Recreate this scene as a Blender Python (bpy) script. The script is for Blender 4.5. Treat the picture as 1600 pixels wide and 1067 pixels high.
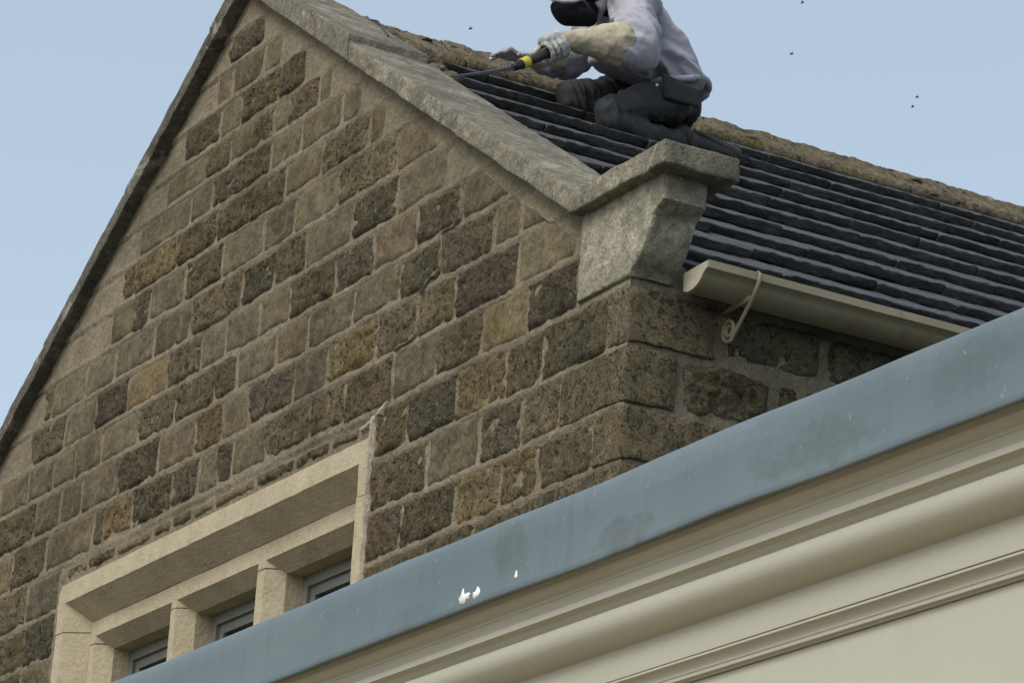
import bpy, bmesh, math, random
import numpy as np
from mathutils import Vector, Matrix

random.seed(7)
RNG = np.random.default_rng(11)
for o in list(bpy.data.objects):
    bpy.data.objects.remove(o, do_unlink=True)
SC = bpy.context.scene
COL = SC.collection

# ---------------------------------------------------------------- units
# House plan is drawn in "drawing units" (x along the gable, y into the house, z up, origin at the
# house corner); one unit is K metres and the ground lies ZG units below the origin.
K = 0.78
ZG = 6.548
def W(p):
    return (p[0] * K, p[1] * K, (p[2] + ZG) * K)

# ---------------------------------------------------------------- camera
cam_d = bpy.data.cameras.new('camera')
cam = bpy.data.objects.new('camera', cam_d)
COL.objects.link(cam)
SC.camera = cam
cam_d.sensor_width = 36.0
cam_d.lens = 5413.46 / 1600.0 * 36.0
cam_d.clip_start = 0.05
cam_d.clip_end = 4000.0
YAW, PIT, ROL = [math.radians(a) for a in (61.1437, 18.6612, 3.7038)]
F = Vector((-math.sin(YAW) * math.cos(PIT), math.cos(YAW) * math.cos(PIT), math.sin(PIT)))
R0 = Vector((math.cos(YAW), math.sin(YAW), 0))
U0 = R0.cross(F)
Rv = math.cos(ROL) * R0 + math.sin(ROL) * U0
Uv = -math.sin(ROL) * R0 + math.cos(ROL) * U0
M = Matrix((Rv, Uv, -F)).transposed().to_4x4()
M.translation = Vector(W((11.386, -6.808, -4.497)))
cam.matrix_world = M
SC.render.resolution_x = 1024
SC.render.resolution_y = 682

# ---------------------------------------------------------------- sky and sun
SUN_DIR = Vector((0.22, -0.80, 0.82)).normalized()      # from the scene towards the sun
EL = math.asin(SUN_DIR.z)
ROT = math.atan2(SUN_DIR.x, SUN_DIR.y)
world = bpy.data.worlds.new('World')
SC.world = world
world.use_nodes = True
wn = world.node_tree.nodes
wl = world.node_tree.links
wn.clear()
wo = wn.new('ShaderNodeOutputWorld')
bg = wn.new('ShaderNodeBackground')
sky = wn.new('ShaderNodeTexSky')
sky.sky_type = 'NISHITA'
sky.sun_disc = False
sky.sun_elevation = EL
sky.sun_rotation = ROT
sky.altitude = 100
sky.air_density = 1.0
sky.dust_density = 3.0
sky.ozone_density = 1.0
bg.inputs['Strength'].default_value = 0.147
# thin even veil of high cloud over the clear sky
veil = wn.new('ShaderNodeMix')
veil.data_type = 'RGBA'
veil.blend_type = 'ADD'
veil.inputs[0].default_value = 1.0
veil.inputs[7].default_value = (1.80, 1.90, 1.62, 1.0)
wl.new(sky.outputs[0], veil.inputs[6])
wl.new(veil.outputs[2], bg.inputs[0])
wl.new(bg.outputs[0], wo.inputs[0])

sun_d = bpy.data.lights.new('sun', 'SUN')
sun_d.energy = 1.5
sun_d.angle = math.radians(22)
sun_d.color = (1.0, 0.965, 0.90)
sun = bpy.data.objects.new('sun', sun_d)
COL.objects.link(sun)
sun.rotation_euler = (-SUN_DIR).to_track_quat('-Z', 'Y').to_euler()
sun.location = (10, -20, 30)

SC.view_settings.view_transform = 'Standard'
SC.view_settings.look = 'None'
SC.view_settings.exposure = 0.0
SC.view_settings.gamma = 1.0
SC.view_settings.use_curve_mapping = False

# ---------------------------------------------------------------- numpy noise
def _hash(ix, iy, iz, s):
    h = (ix * 374761393 + iy * 668265263 + iz * 2147483647 + s * 1274126177) & 0xFFFFFFFF
    h = ((h ^ (h >> 13)) * 1274126177) & 0xFFFFFFFF
    h = h ^ (h >> 16)
    return (h & 0xFFFF) / 32767.5 - 1.0
def vnoise(p, s=0):
    p = np.asarray(p, float)
    i = np.floor(p).astype(np.int64)
    f = p - i
    f = f * f * (3 - 2 * f)
    out = 0
    for dx in (0, 1):
        for dy in (0, 1):
            for dz in (0, 1):
                w = (f[..., 0] if dx else 1 - f[..., 0]) * (f[..., 1] if dy else 1 - f[..., 1]) * (f[..., 2] if dz else 1 - f[..., 2])
                out = out + w * _hash(i[..., 0] + dx, i[..., 1] + dy, i[..., 2] + dz, s)
    return out
def fbm(p, sc, oct=3, s=0):
    p = np.asarray(p, float) * sc
    a, t, n = 1.0, 0, 0
    for k in range(oct):
        t = t + a * vnoise(p, s + k * 17)
        n += a
        a *= 0.5
        p = p * 2.03 + 5.1
    return t / n

# ---------------------------------------------------------------- object helpers
def link(o, parent=None):
    COL.objects.link(o)
    if parent is not None:
        o.parent = parent
        pm = Matrix.Translation(parent.location) if parent.parent is None else parent['_pm_fix'] if False else None
        o.matrix_parent_inverse = world_of(parent).inverted()
    return o
def world_of(o):
    m = Matrix.LocRotScale(o.location, o.rotation_euler, o.scale)
    if o.parent is not None:
        return world_of(o.parent) @ o.matrix_parent_inverse @ m
    return m
def mk(name, V, Fc, mat, parent=None, smooth=False, color=None, raw=False):
    """one mesh object from drawing-unit coordinates (raw: metres)"""
    V = np.asarray(V, float)
    if not raw:
        V = V * K
        V[:, 2] += ZG * K
    c = (V.min(0) + V.max(0)) / 2
    me = bpy.data.meshes.new(name)
    me.from_pydata((V - c).tolist(), [], Fc)
    me.validate()
    if smooth:
        me.polygons.foreach_set('use_smooth', [True] * len(me.polygons))
    me.update()
    if mat:
        me.materials.append(mat)
    o = bpy.data.objects.new(name, me)
    o.location = Vector(c)
    link(o, parent)
    if color is not None:
        o.color = color
    return o
def recalc(o):
    bm = bmesh.new()
    bm.from_mesh(o.data)
    bmesh.ops.recalc_face_normals(bm, faces=bm.faces)
    bm.to_mesh(o.data)
    bm.free()
    return o
def empty(name, loc, label=None, cat=None, group=None):
    o = bpy.data.objects.new(name, None)
    o.location = Vector(W(loc))
    o.empty_display_size = 0.3
    COL.objects.link(o)
    tag(o, label, cat, group)
    return o
def tag(o, label=None, cat=None, group=None, kind=None):
    if label: o['label'] = label
    if cat: o['category'] = cat
    if group: o['group'] = group
    if kind: o['kind'] = kind
    return o
def grid_faces(nu, nv, off=0, flip=False):
    f = []
    for a in range(nu - 1):
        for b in range(nv - 1):
            q = (off + a * nv + b, off + (a + 1) * nv + b, off + (a + 1) * nv + b + 1, off + a * nv + b + 1)
            f.append(q[::-1] if flip else q)
    return f
def box_data(x0, x1, y0, y1, z0, z1):
    V = [(x, y, z) for x in (x0, x1) for y in (y0, y1) for z in (z0, z1)]
    Fc = [(0, 1, 3, 2), (4, 6, 7, 5), (0, 4, 5, 1), (2, 3, 7, 6), (0, 2, 6, 4), (1, 5, 7, 3)]
    return V, Fc
def add(acc, V, Fc):
    n = len(acc[0])
    acc[0].extend(V)
    acc[1].extend([tuple(i + n for i in f) for f in Fc])
def rough_box(corners, n, r, amp, sc, seed=0, oct=3):
    """rounded, noise-worn block. corners[(i,j,k)] -> 8 points (list index i*4+j*2+k)."""
    C8 = np.array(corners, float)
    L = [np.linalg.norm(C8[4] - C8[0]), np.linalg.norm(C8[2] - C8[0]), np.linalg.norm(C8[1] - C8[0])]
    par = []
    for a in range(3):
        e = min(r / L[a], 0.45)
        par.append(np.unique(np.round(np.concatenate([[0, e * 0.35, e], np.linspace(e, 1 - e, n[a] + 1), [1 - e, 1 - e * 0.35, 1]]), 6)))
    idx, P, Fc = {}, [], []
    def vid(i, j, k):
        if (i, j, k) not in idx:
            idx[(i, j, k)] = len(P)
            P.append((par[0][i], par[1][j], par[2][k]))
        return idx[(i, j, k)]
    N = [len(q) - 1 for q in par]
    for ax in range(3):
        b, c = [q for q in range(3) if q != ax]
        for side in (0, N[ax]):
            for i in range(N[b]):
                for j in range(N[c]):
                    q = []
                    for (di, dj) in ((0, 0), (1, 0), (1, 1), (0, 1)):
                        t = [0, 0, 0]
                        t[ax] = side; t[b] = i + di; t[c] = j + dj
                        q.append(vid(*t))
                    Fc.append(tuple(q) if ((side == 0) == (ax != 1)) is False else tuple(q[::-1]))
    P = np.array(P)
    Lv = np.array(L)
    p = P * Lv
    rr = np.minimum(r, Lv * 0.45)
    q = np.clip(p, rr, Lv - rr)
    d = p - q
    nd = np.sqrt(((d / rr) ** 2).sum(1))[:, None]
    p = np.where(nd > 1e-9, q + d / np.maximum(nd, 1e-9), p)
    t = p / Lv
    V = np.zeros_like(t)
    for i in (0, 1):
        for j in (0, 1):
            for k in (0, 1):
                w = (t[:, 0] if i else 1 - t[:, 0]) * (t[:, 1] if j else 1 - t[:, 1]) * (t[:, 2] if k else 1 - t[:, 2])
                V += w[:, None] * C8[i * 4 + j * 2 + k]
    if amp:
        for a in range(3):
            V[:, a] += amp * fbm(V + seed * 3.7, sc, oct, seed + a * 31)
    return V, Fc
def rbox(name, x0, x1, y0, y1, z0, z1, mat, parent, n=(2, 2, 2), r=0.01, amp=0.0, sc=6, seed=0, smooth=True, color=None):
    cs = [(x, y, z) for x in (x0, x1) for y in (y0, y1) for z in (z0, z1)]
    V, Fc = rough_box(cs, n, r, amp, sc, seed)
    return recalc(mk(name, V, Fc, mat, parent, smooth, color))
def extrude(name, prof, axis, a0, a1, mat, parent, slices=1, closed=True, caps=True, smooth=False, amp=0, sc=5, seed=0):
    """profile of (u,v) swept along axis 'x' -> (a,u,v) or 'y' -> (u,a,v)."""
    n = len(prof)
    V, Fc = [], []
    for s in range(slices + 1):
        a = a0 + (a1 - a0) * s / slices
        for (u, v) in prof:
            V.append((a, u, v) if axis == 'x' else (u, a, v))
    V = np.array(V, float)
    if amp:
        for q in range(3):
            V[:, q] += amp * fbm(V, sc, 3, seed + q * 13)
    m = n if closed else n - 1
    for s in range(slices):
        for i in range(m):
            j = (i + 1) % n
            Fc.append((s * n + i, s * n + j, (s + 1) * n + j, (s + 1) * n + i))
    if caps and closed:
        Fc.append(tuple(range(n))[::-1])
        Fc.append(tuple(slices * n + i for i in range(n)))
    return recalc(mk(name, V, Fc, mat, parent, smooth))
def tube_data(pts, rad, seg=10):
    pts = [Vector(p) for p in pts]
    n = len(pts)
    rad = [float(q) for q in rad] if hasattr(rad, '__len__') else [rad] * n
    V, Fc = [], []
    up = Vector((0.31, 0.17, 0.93)).normalized()
    prev = None
    for i in range(n):
        t = (pts[min(i + 1, n - 1)] - pts[max(i - 1, 0)]).normalized()
        a = t.cross(up) if prev is None else prev - t * prev.dot(t)
        a.normalize()
        prev = a
        b = t.cross(a)
        for k in range(seg):
            w = 2 * math.pi * k / seg
            V.append(tuple(pts[i] + rad[i] * (math.cos(w) * a + math.sin(w) * b)))
    for i in range(n - 1):
        for k in range(seg):
            l = (k + 1) % seg
            Fc.append((i * seg + k, i * seg + l, (i + 1) * seg + l, (i + 1) * seg + k))
    Fc.append(tuple(range(seg))[::-1])
    Fc.append(tuple((n - 1) * seg + k for k in range(seg)))
    return V, Fc

# ---------------------------------------------------------------- materials
def new_mat(name):
    m = bpy.data.materials.new(name)
    m.use_nodes = True
    nt = m.node_tree
    nt.nodes.clear()
    out = nt.nodes.new('ShaderNodeOutputMaterial')
    b = nt.nodes.new('ShaderNodeBsdfPrincipled')
    nt.links.new(b.outputs[0], out.inputs[0])
    return m, nt, b
class G:
    """tiny node-graph helper"""
    def __init__(s, nt):
        s.nt = nt
        geo = nt.nodes.new('ShaderNodeNewGeometry')
        s.pos = geo.outputs['Position']
    def val(s, x, inp):
        if isinstance(x, (int, float)):
            inp.default_value = x
        elif isinstance(x, tuple):
            inp.default_value = x if len(x) == len(inp.default_value) else (*x, 1.0)
        else:
            s.nt.links.new(x, inp)
    def noise(s, scale, detail=4, rough=0.55, vec=None, dist=0.0, out=0):
        n = s.nt.nodes.new('ShaderNodeTexNoise')
        n.inputs['Scale'].default_value = scale
        n.inputs['Detail'].default_value = detail
        n.inputs['Roughness'].default_value = rough
        n.inputs['Distortion'].default_value = dist
        s.nt.links.new(vec or s.pos, n.inputs['Vector'])
        return n.outputs[out]
    def voro(s, scale, feature='F1', vec=None, rnd=1.0):
        n = s.nt.nodes.new('ShaderNodeTexVoronoi')
        n.feature = feature
        n.inputs['Scale'].default_value = scale
        n.inputs['Randomness'].default_value = rnd
        s.nt.links.new(vec or s.pos, n.inputs['Vector'])
        return n.outputs['Distance']
    def ramp(s, x, a, b, lo=0.0, hi=1.0):
        n = s.nt.nodes.new('ShaderNodeMapRange')
        n.inputs[1].default_value = a
        n.inputs[2].default_value = b
        s.val(lo, n.inputs[3]); s.val(hi, n.inputs[4])
        s.val(x, n.inputs[0])
        return n.outputs[0]
    def mix(s, f, a, b, mode='MIX'):
        n = s.nt.nodes.new('ShaderNodeMix')
        n.data_type = 'RGBA'
        n.blend_type = mode
        s.val(f, n.inputs[0]); s.val(a, n.inputs[6]); s.val(b, n.inputs[7])
        return n.outputs[2]
    def math(s, op, a, b=0.0):
        n = s.nt.nodes.new('ShaderNodeMath')
        n.operation = op
        s.val(a, n.inputs[0]); s.val(b, n.inputs[1])
        return n.outputs[0]
    def bump(s, h, strength, dist, normal=None):
        n = s.nt.nodes.new('ShaderNodeBump')
        s.val(strength, n.inputs['Strength'])
        n.inputs['Distance'].default_value = dist
        s.val(h, n.inputs['Height'])
        if normal: s.nt.links.new(normal, n.inputs['Normal'])
        return n.outputs[0]
    def stretch(s, sx, sy, sz):
        n = s.nt.nodes.new('ShaderNodeMapping')
        n.inputs['Scale'].default_value = (sx, sy, sz)
        s.nt.links.new(s.pos, n.inputs['Vector'])
        return n.outputs[0]

def mat_stone():
    m, nt, b = new_mat('rubble_sandstone')
    g = G(nt)
    oi = nt.nodes.new('ShaderNodeObjectInfo')
    base, rough = oi.outputs['Color'], oi.outputs['Alpha']
    big = g.noise(9, 4, 0.6)
    med = g.noise(40, 8, 0.78)
    fine = g.noise(150, 5, 0.7)
    c = g.mix(g.ramp(big, 0.3, 0.7), g.mix(1.0, base, (0.72, 0.74, 0.74), 'MULTIPLY'), g.mix(1.0, base, (1.28, 1.22, 1.14), 'MULTIPLY'))
    c = g.mix(g.ramp(med, 0.35, 0.75, 0.0, 0.75), g.mix(1.0, c, (0.5, 0.49, 0.48), 'MULTIPLY'), g.mix(1.0, c, (1.5, 1.46, 1.38), 'MULTIPLY'))
    c = g.mix(g.ramp(fine, 0.36, 0.64), g.mix(1.0, c, (0.66, 0.65, 0.64), 'MULTIPLY'), g.mix(1.0, c, (1.36, 1.34, 1.3), 'MULTIPLY'))
    # lime smears and pale grains
    sm = g.ramp(g.noise(11, 5, 0.7, dist=0.6), 0.5, 0.7, 0.0, 0.7)
    c = g.mix(sm, c, (0.245, 0.218, 0.16))
    rust = g.ramp(g.noise(5.5, 4, 0.6, dist=0.5), 0.56, 0.7, 0.0, 0.45)
    c = g.mix(rust, c, (0.24, 0.165, 0.085))
    gr = g.math('MULTIPLY', g.ramp(g.noise(62, 4, 0.6), 0.6, 0.68), rough)
    c = g.mix(g.math('MULTIPLY', gr, 0.8), c, (0.40, 0.355, 0.27))
    pits = g.math('MULTIPLY', g.ramp(g.noise(46, 5, 0.62, dist=1.0), 0.46, 0.38), rough)
    c = g.mix(g.math('MULTIPLY', pits, 0.66), c, (0.035, 0.03, 0.026))
    c = g.mix(g.ramp(g.noise(1.6, 5, 0.62, vec=g.stretch(1, 1, 0.7)), 0.48, 0.66, 0.0, 0.85), c, g.mix(1.0, c, (0.62, 0.64, 0.62), 'MULTIPLY'))
    nt.links.new(c, b.inputs['Base Color'])
    b.inputs['Roughness'].default_value = 0.95
    b.inputs['Specular IOR Level'].default_value = 0.2
    h = g.math('ADD', g.math('MULTIPLY', med, 1.2), g.math('MULTIPLY', fine, 0.4))
    h = g.math('SUBTRACT', h, g.math('MULTIPLY', pits, 1.0))
    st = g.ramp(rough, 0.0, 1.0, 0.35, 1.0)
    nt.links.new(g.bump(h, st, 0.045), b.inputs['Normal'])
    return m
def mat_mortar(name='lime_mortar', base=(0.240, 0.213, 0.156), pale=(0.32, 0.288, 0.218)):
    m, nt, b = new_mat(name)
    g = G(nt)
    n1 = g.noise(3.5, 5, 0.65)
    n2 = g.noise(30, 5, 0.7)
    c = g.mix(g.ramp(n1, 0.35, 0.68), base, pale)
    c = g.mix(g.ramp(n2, 0.3, 0.7), g.mix(1.0, c, (0.68, 0.67, 0.66), 'MULTIPLY'), g.mix(1.0, c, (1.18, 1.16, 1.12), 'MULTIPLY'))
    c = g.mix(g.ramp(g.noise(5.5, 4, 0.6, vec=g.stretch(1, 1, 0.45)), 0.56, 0.72, 0.0, 0.5), c, (0.15, 0.142, 0.11))
    nt.links.new(c, b.inputs['Base Color'])
    b.inputs['Roughness'].default_value = 0.97
    b.inputs['Specular IOR Level'].default_value = 0.15
    c = g.mix(g.ramp(g.noise(1.6, 5, 0.62, vec=g.stretch(1, 1, 0.7)), 0.48, 0.66, 0.0, 0.85), c, g.mix(1.0, c, (0.66, 0.68, 0.66), 'MULTIPLY'))
    fn = g.noise(140, 4, 0.7)
    c2 = g.mix(g.ramp(fn, 0.36, 0.66), g.mix(1.0, c, (0.74, 0.73, 0.72), 'MULTIPLY'), g.mix(1.0, c, (1.22, 1.21, 1.18), 'MULTIPLY'))
    nt.links.new(c2, b.inputs['Base Color'])
    h = g.math('ADD', n2, g.math('MULTIPLY', fn, 0.45))
    nt.links.new(g.bump(h, 0.9, 0.022), b.inputs['Normal'])
    return m
def mat_dressed():
    m, nt, b = new_mat('dressed_buff_stone')
    g = G(nt)
    n1 = g.noise(5, 5, 0.65)
    n2 = g.noise(60, 4, 0.65)
    c = g.mix(g.ramp(n1, 0.3, 0.7), (0.375, 0.328, 0.222), (0.495, 0.447, 0.318))
    c = g.mix(g.ramp(n2, 0.3, 0.7), g.mix(1.0, c, (0.86, 0.85, 0.84), 'MULTIPLY'), c)
    c = g.mix(g.ramp(g.noise(26, 4, 0.7, dist=0.5), 0.62, 0.74, 0, 0.45), c, (0.2, 0.17, 0.115))
    nt.links.new(c, b.inputs['Base Color'])
    b.inputs['Roughness'].default_value = 0.9
    b.inputs['Specular IOR Level'].default_value = 0.2
    nt.links.new(g.bump(g.math('ADD', n2, g.math('MULTIPLY', g.noise(15, 3, 0.6), 0.8)), 0.55, 0.008), b.inputs['Normal'])
    return m
def mat_coping(name='weathered_coping_stone', ca=(0.155, 0.144, 0.113), cb=(0.34, 0.318, 0.258)):
    m, nt, b = new_mat(name)
    g = G(nt)
    n1 = g.noise(7, 6, 0.7)
    n2 = g.noise(34, 5, 0.7)
    n3 = g.noise(3.0, 4, 0.6)
    c = g.mix(g.ramp(n1, 0.32, 0.7), ca, cb)
    c = g.mix(g.ramp(n2, 0.28, 0.62), g.mix(1.0, c, (0.5, 0.51, 0.5), 'MULTIPLY'), g.mix(1.0, c, (1.12, 1.12, 1.08), 'MULTIPLY'))
    c = g.mix(g.ramp(n3, 0.50, 0.64, 0.0, 0.62), c, (0.11, 0.108, 0.092))
    c = g.mix(g.ramp(g.noise(4.5, 5, 0.7, dist=0.8), 0.56, 0.66, 0.0, 0.6), c, (0.42, 0.40, 0.33))
    c = g.mix(g.ramp(g.noise(22, 4, 0.7, dist=0.7), 0.63, 0.72, 0.0, 0.75), c, (0.5, 0.49, 0.42))
    c = g.mix(g.ramp(g.noise(26, 3, 0.7, vec=g.stretch(1.0, 1.6, 1.2)), 0.66, 0.73, 0.0, 0.8), c, (0.05, 0.05, 0.042))
    nt.links.new(c, b.inputs['Base Color'])
    b.inputs['Roughness'].default_value = 0.95
    b.inputs['Specular IOR Level'].default_value = 0.2
    fn = g.noise(120, 4, 0.7)
    c2 = g.mix(g.ramp(fn, 0.36, 0.66), g.mix(1.0, c, (0.7, 0.7, 0.69), 'MULTIPLY'), g.mix(1.0, c, (1.22, 1.21, 1.18), 'MULTIPLY'))
    nt.links.new(c2, b.inputs['Base Color'])
    h = g.math('ADD', g.noise(16, 6, 0.7), g.math('MULTIPLY', fn, 0.12))
    nt.links.new(g.bump(h, 0.8, 0.03), b.inputs['Normal'])
    return m
def mat_slate():
    m, nt, b = new_mat('stone_slate')
    g = G(nt)
    oi = nt.nodes.new('ShaderNodeObjectInfo')
    n1 = g.noise(12, 5, 0.7, vec=g.stretch(1.0, 0.35, 1.0))
    n2 = g.noise(55, 5, 0.7, vec=g.stretch(1.0, 0.5, 1.4))
    c = g.mix(g.ramp(n1, 0.3, 0.72), (0.030, 0.033, 0.039), (0.088, 0.093, 0.101))
    c = g.mix(g.ramp(oi.outputs['Random'], 0, 1, 0.0, 0.5), c, (0.06, 0.062, 0.062))
    c = g.mix(g.ramp(n2, 0.5, 0.75, 0.0, 0.8), c, (0.14, 0.145, 0.142))
    c = g.mix(g.ramp(g.noise(9, 5, 0.75, dist=0.8), 0.64, 0.76, 0.0, 0.7), c, (0.12, 0.13, 0.085))
    nt.links.new(c, b.inputs['Base Color'])
    b.inputs['Roughness'].default_value = 0.6
    b.inputs['Specular IOR Level'].default_value = 0.45
    nt.links.new(g.bump(g.math('ADD', n2, n1), 0.8, 0.02), b.inputs['Normal'])
    return m
def mat_ridge():
    m, nt, b = new_mat('mossy_ridge_stone')
    g = G(nt)
    n1 = g.noise(6, 6, 0.72)
    n2 = g.noise(40, 5, 0.75)
    c = g.mix(g.ramp(n1, 0.35, 0.65), (0.13, 0.112, 0.082), (0.3, 0.26, 0.18))
    c = g.mix(g.ramp(g.noise(8, 5, 0.7, dist=0.5), 0.52, 0.66), c, (0.2, 0.19, 0.085))
    c = g.mix(g.ramp(g.noise(13, 5, 0.7, dist=0.9), 0.57, 0.66), c, (0.035, 0.028, 0.022))
    c = g.mix(g.ramp(g.noise(21, 4, 0.7, dist=0.5), 0.6, 0.68), c, (0.40, 0.37, 0.29))
    c = g.mix(g.ramp(g.noise(19, 4, 0.7), 0.64, 0.72), c, (0.2, 0.11, 0.07))
    c = g.mix(g.ramp(n2, 0.3, 0.72), g.mix(1.0, c, (0.5, 0.48, 0.48), 'MULTIPLY'), g.mix(1.0, c, (1.3, 1.28, 1.22), 'MULTIPLY'))
    nt.links.new(c, b.inputs['Base Color'])
    b.inputs['Roughness'].default_value = 0.97
    b.inputs['Specular IOR Level'].default_value = 0.1
    nt.links.new(g.bump(g.math('ADD', n2, g.math('MULTIPLY', g.noise(17, 4, 0.7), 1.5)), 1.0, 0.03), b.inputs['Normal'])
    return m
def mat_paint(name, col, rough=0.5, var=0.12, stain=None, stain_amt=0.4, bump=0.2, scale=3.0, spec=0.4):
    m, nt, b = new_mat(name)
    g = G(nt)
    n1 = g.noise(scale, 5, 0.6)
    c = g.mix(g.ramp(n1, 0.3, 0.7), tuple(v * (1 - var) for v in col), tuple(v * (1 + var) for v in col))
    if stain:
        c = g.mix(g.ramp(g.noise(scale * 1.7, 5, 0.65, dist=0.4), 0.58, 0.75, 0, stain_amt), c, stain)
    n2 = g.noise(scale * 30, 4, 0.6)
    c = g.mix(g.ramp(n2, 0.3, 0.7, 0, 0.3), c, g.mix(1.0, c, (0.85, 0.85, 0.85), 'MULTIPLY'))
    nt.links.new(c, b.inputs['Base Color'])
    b.inputs['Roughness'].default_value = rough
    b.inputs['Specular IOR Level'].default_value = spec
    nt.links.new(g.bump(g.math('ADD', n1, g.math('MULTIPLY', n2, 0.2)), bump, 0.01), b.inputs['Normal'])
    return m
YC_ = -3.6
def mat_lead():
    m, nt, b = new_mat('painted_lead')
    g = G(nt)
    n1 = g.noise(2.2, 3, 0.5)
    n2 = g.noise(9, 4, 0.55, dist=0.3)
    c = g.mix(g.ramp(n1, 0.3, 0.7), (0.108, 0.148, 0.166), (0.130, 0.172, 0.190))
    # round weather blotches of greener, darker metal
    c = g.mix(g.ramp(g.noise(1.4, 4, 0.6), 0.5, 0.68, 0.0, 0.5), c, (0.165, 0.205, 0.22))
    c = g.mix(g.ramp(n2, 0.6, 0.74, 0.0, 0.3), c, (0.10, 0.13, 0.14))
    # weather stains of their own shape: where water stood and ran
    wob = g.noise(17, 6, 0.72, out=1)
    vw = nt.nodes.new('ShaderNodeVectorMath'); vw.operation = 'MULTIPLY_ADD'
    nt.links.new(wob, vw.inputs[0]); vw.inputs[1].default_value = (0.11, 0.11, 0.11); nt.links.new(g.pos, vw.inputs[2])
    pw = vw.outputs[0]
    for (sx, sz, rx, rz, col, am) in ((5.62, -2.70, .075, .055, (0.085, 0.125, 0.105), .9), (6.04, -2.755, .11, .04, (0.085, 0.105, 0.108), .8), (6.66, -2.735, .22, .045, (0.085, 0.118, 0.112), .8), (7.10, -2.70, .16, .05, (0.09, 0.115, 0.12), .6), (5.20, -2.765, .10, .03, (0.09, 0.108, 0.115), .6), (4.6, -2.69, .22, .05, (0.155, 0.19, 0.20), .6), (6.3, -2.66, .3, .025, (0.165, 0.20, 0.215), .6)):
        vm = nt.nodes.new('ShaderNodeVectorMath'); vm.operation = 'SUBTRACT'
        nt.links.new(pw, vm.inputs[0])
        wx = W((sx, YC_, sz)); off = 0.055
        vm.inputs[1].default_value = (wx[0] + off, wx[1] + off, wx[2] + off)
        vs = nt.nodes.new('ShaderNodeVectorMath'); vs.operation = 'MULTIPLY'
        nt.links.new(vm.outputs[0], vs.inputs[0])
        vs.inputs[1].default_value = (1 / (rx * K), 0.0, 1 / (rz * K))
        vl = nt.nodes.new('ShaderNodeVectorMath'); vl.operation = 'LENGTH'
        nt.links.new(vs.outputs[0], vl.inputs[0])
        c = g.mix(g.math('MULTIPLY', g.ramp(vl.outputs['Value'], 1.0, 0.72, 0.0, am * 0.8), g.ramp(g.noise(38, 5, 0.7), 0.34, 0.56, 0.35, 1.0)), c, col)
    c = g.mix(g.ramp(g.noise(9, 4, 0.65, vec=g.stretch(5.0, 1.0, 0.35)), 0.52, 0.72, 0.0, 0.35), c, (0.085, 0.112, 0.122))
    c = g.mix(g.ramp(g.noise(30, 5, 0.75, vec=g.stretch(0.4, 1.0, 1.6)), 0.58, 0.7, 0.0, 0.3), c, (0.17, 0.212, 0.228))
    c = g.mix(g.ramp(g.noise(75, 3, 0.5), 0.69, 0.76, 0.0, 0.4), c, (0.35, 0.4, 0.42))
    nt.links.new(c, b.inputs['Base Color'])
    b.inputs['Roughness'].default_value = 0.55
    b.inputs['Specular IOR Level'].default_value = 0.35
    nt.links.new(g.bump(g.math('ADD', g.math('MULTIPLY', n1, 2.0), g.math('MULTIPLY', n2, 0.35)), 0.22, 0.02), b.inputs['Normal'])
    return m
def mat_cloth(name, col, scale=9, var=0.25, rough=0.95, weave=220):
    m, nt, b = new_mat(name)
    g = G(nt)
    n = g.noise(scale, 4, 0.6)
    c = g.mix(g.ramp(n, 0.3, 0.7), tuple(v * (1 - var) for v in col), tuple(v * (1 + var) for v in col))
    nt.links.new(c, b.inputs['Base Color'])
    b.inputs['Roughness'].default_value = rough
    b.inputs['Specular IOR Level'].default_value = 0.15
    h = g.math('ADD', g.math('MULTIPLY', g.noise(26, 3, 0.5), 1.0), g.math('MULTIPLY', g.noise(weave, 2, 0.5), 0.25))
    nt.links.new(g.bump(h, 0.4, 0.012), b.inputs['Normal'])
    return m
def mat_simple(name, col, rough=0.6, metal=0.0, spec=0.4):
    m, nt, b = new_mat(name)
    g = G(nt)
    n = g.noise(35, 4, 0.6)
    c = g.mix(g.ramp(n, 0.3, 0.7), tuple(v * 0.82 for v in col), tuple(min(1, v * 1.12) for v in col))
    nt.links.new(c, b.inputs['Base Color'])
    b.inputs['Roughness'].default_value = rough
    b.inputs['Metallic'].default_value = metal
    b.inputs['Specular IOR Level'].default_value = spec
    nt.links.new(g.bump(n, 0.25, 0.005), b.inputs['Normal'])
    return m

M_STONE = mat_stone()
M_MORTAR = mat_mortar()
M_PALEMORTAR = mat_mortar('fresh_mortar', (0.5, 0.47, 0.38), (0.62, 0.59, 0.5))
M_DRESS = mat_dressed()
M_COPE = mat_coping()
M_SLATE = mat_slate()
M_RIDGE = mat_ridge()
M_GUTTER = mat_paint('gutter_paint', (0.27, 0.245, 0.165), 0.55, 0.1, (0.12, 0.11, 0.08), 0.5, 0.3, 6)
M_CREAM = mat_paint('cream_masonry_paint', (0.395, 0.392, 0.328), 0.7, 0.04, (0.33, 0.305, 0.23), 0.4, 0.12, 2.2, 0.25)
M_LEAD = mat_lead()
M_FRAME = mat_paint('grey_window_paint', (0.16, 0.162, 0.145), 0.5, 0.1, None, 0, 0.15, 8)
M_IRON = mat_simple('black_iron', (0.03, 0.03, 0.032), 0.45, 0.6)
M_STEEL = mat_simple('worn_steel', (0.07, 0.072, 0.075), 0.5, 0.7)
M_WHITE = mat_simple('bird_dropping', (0.78, 0.8, 0.8), 0.8)

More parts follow.
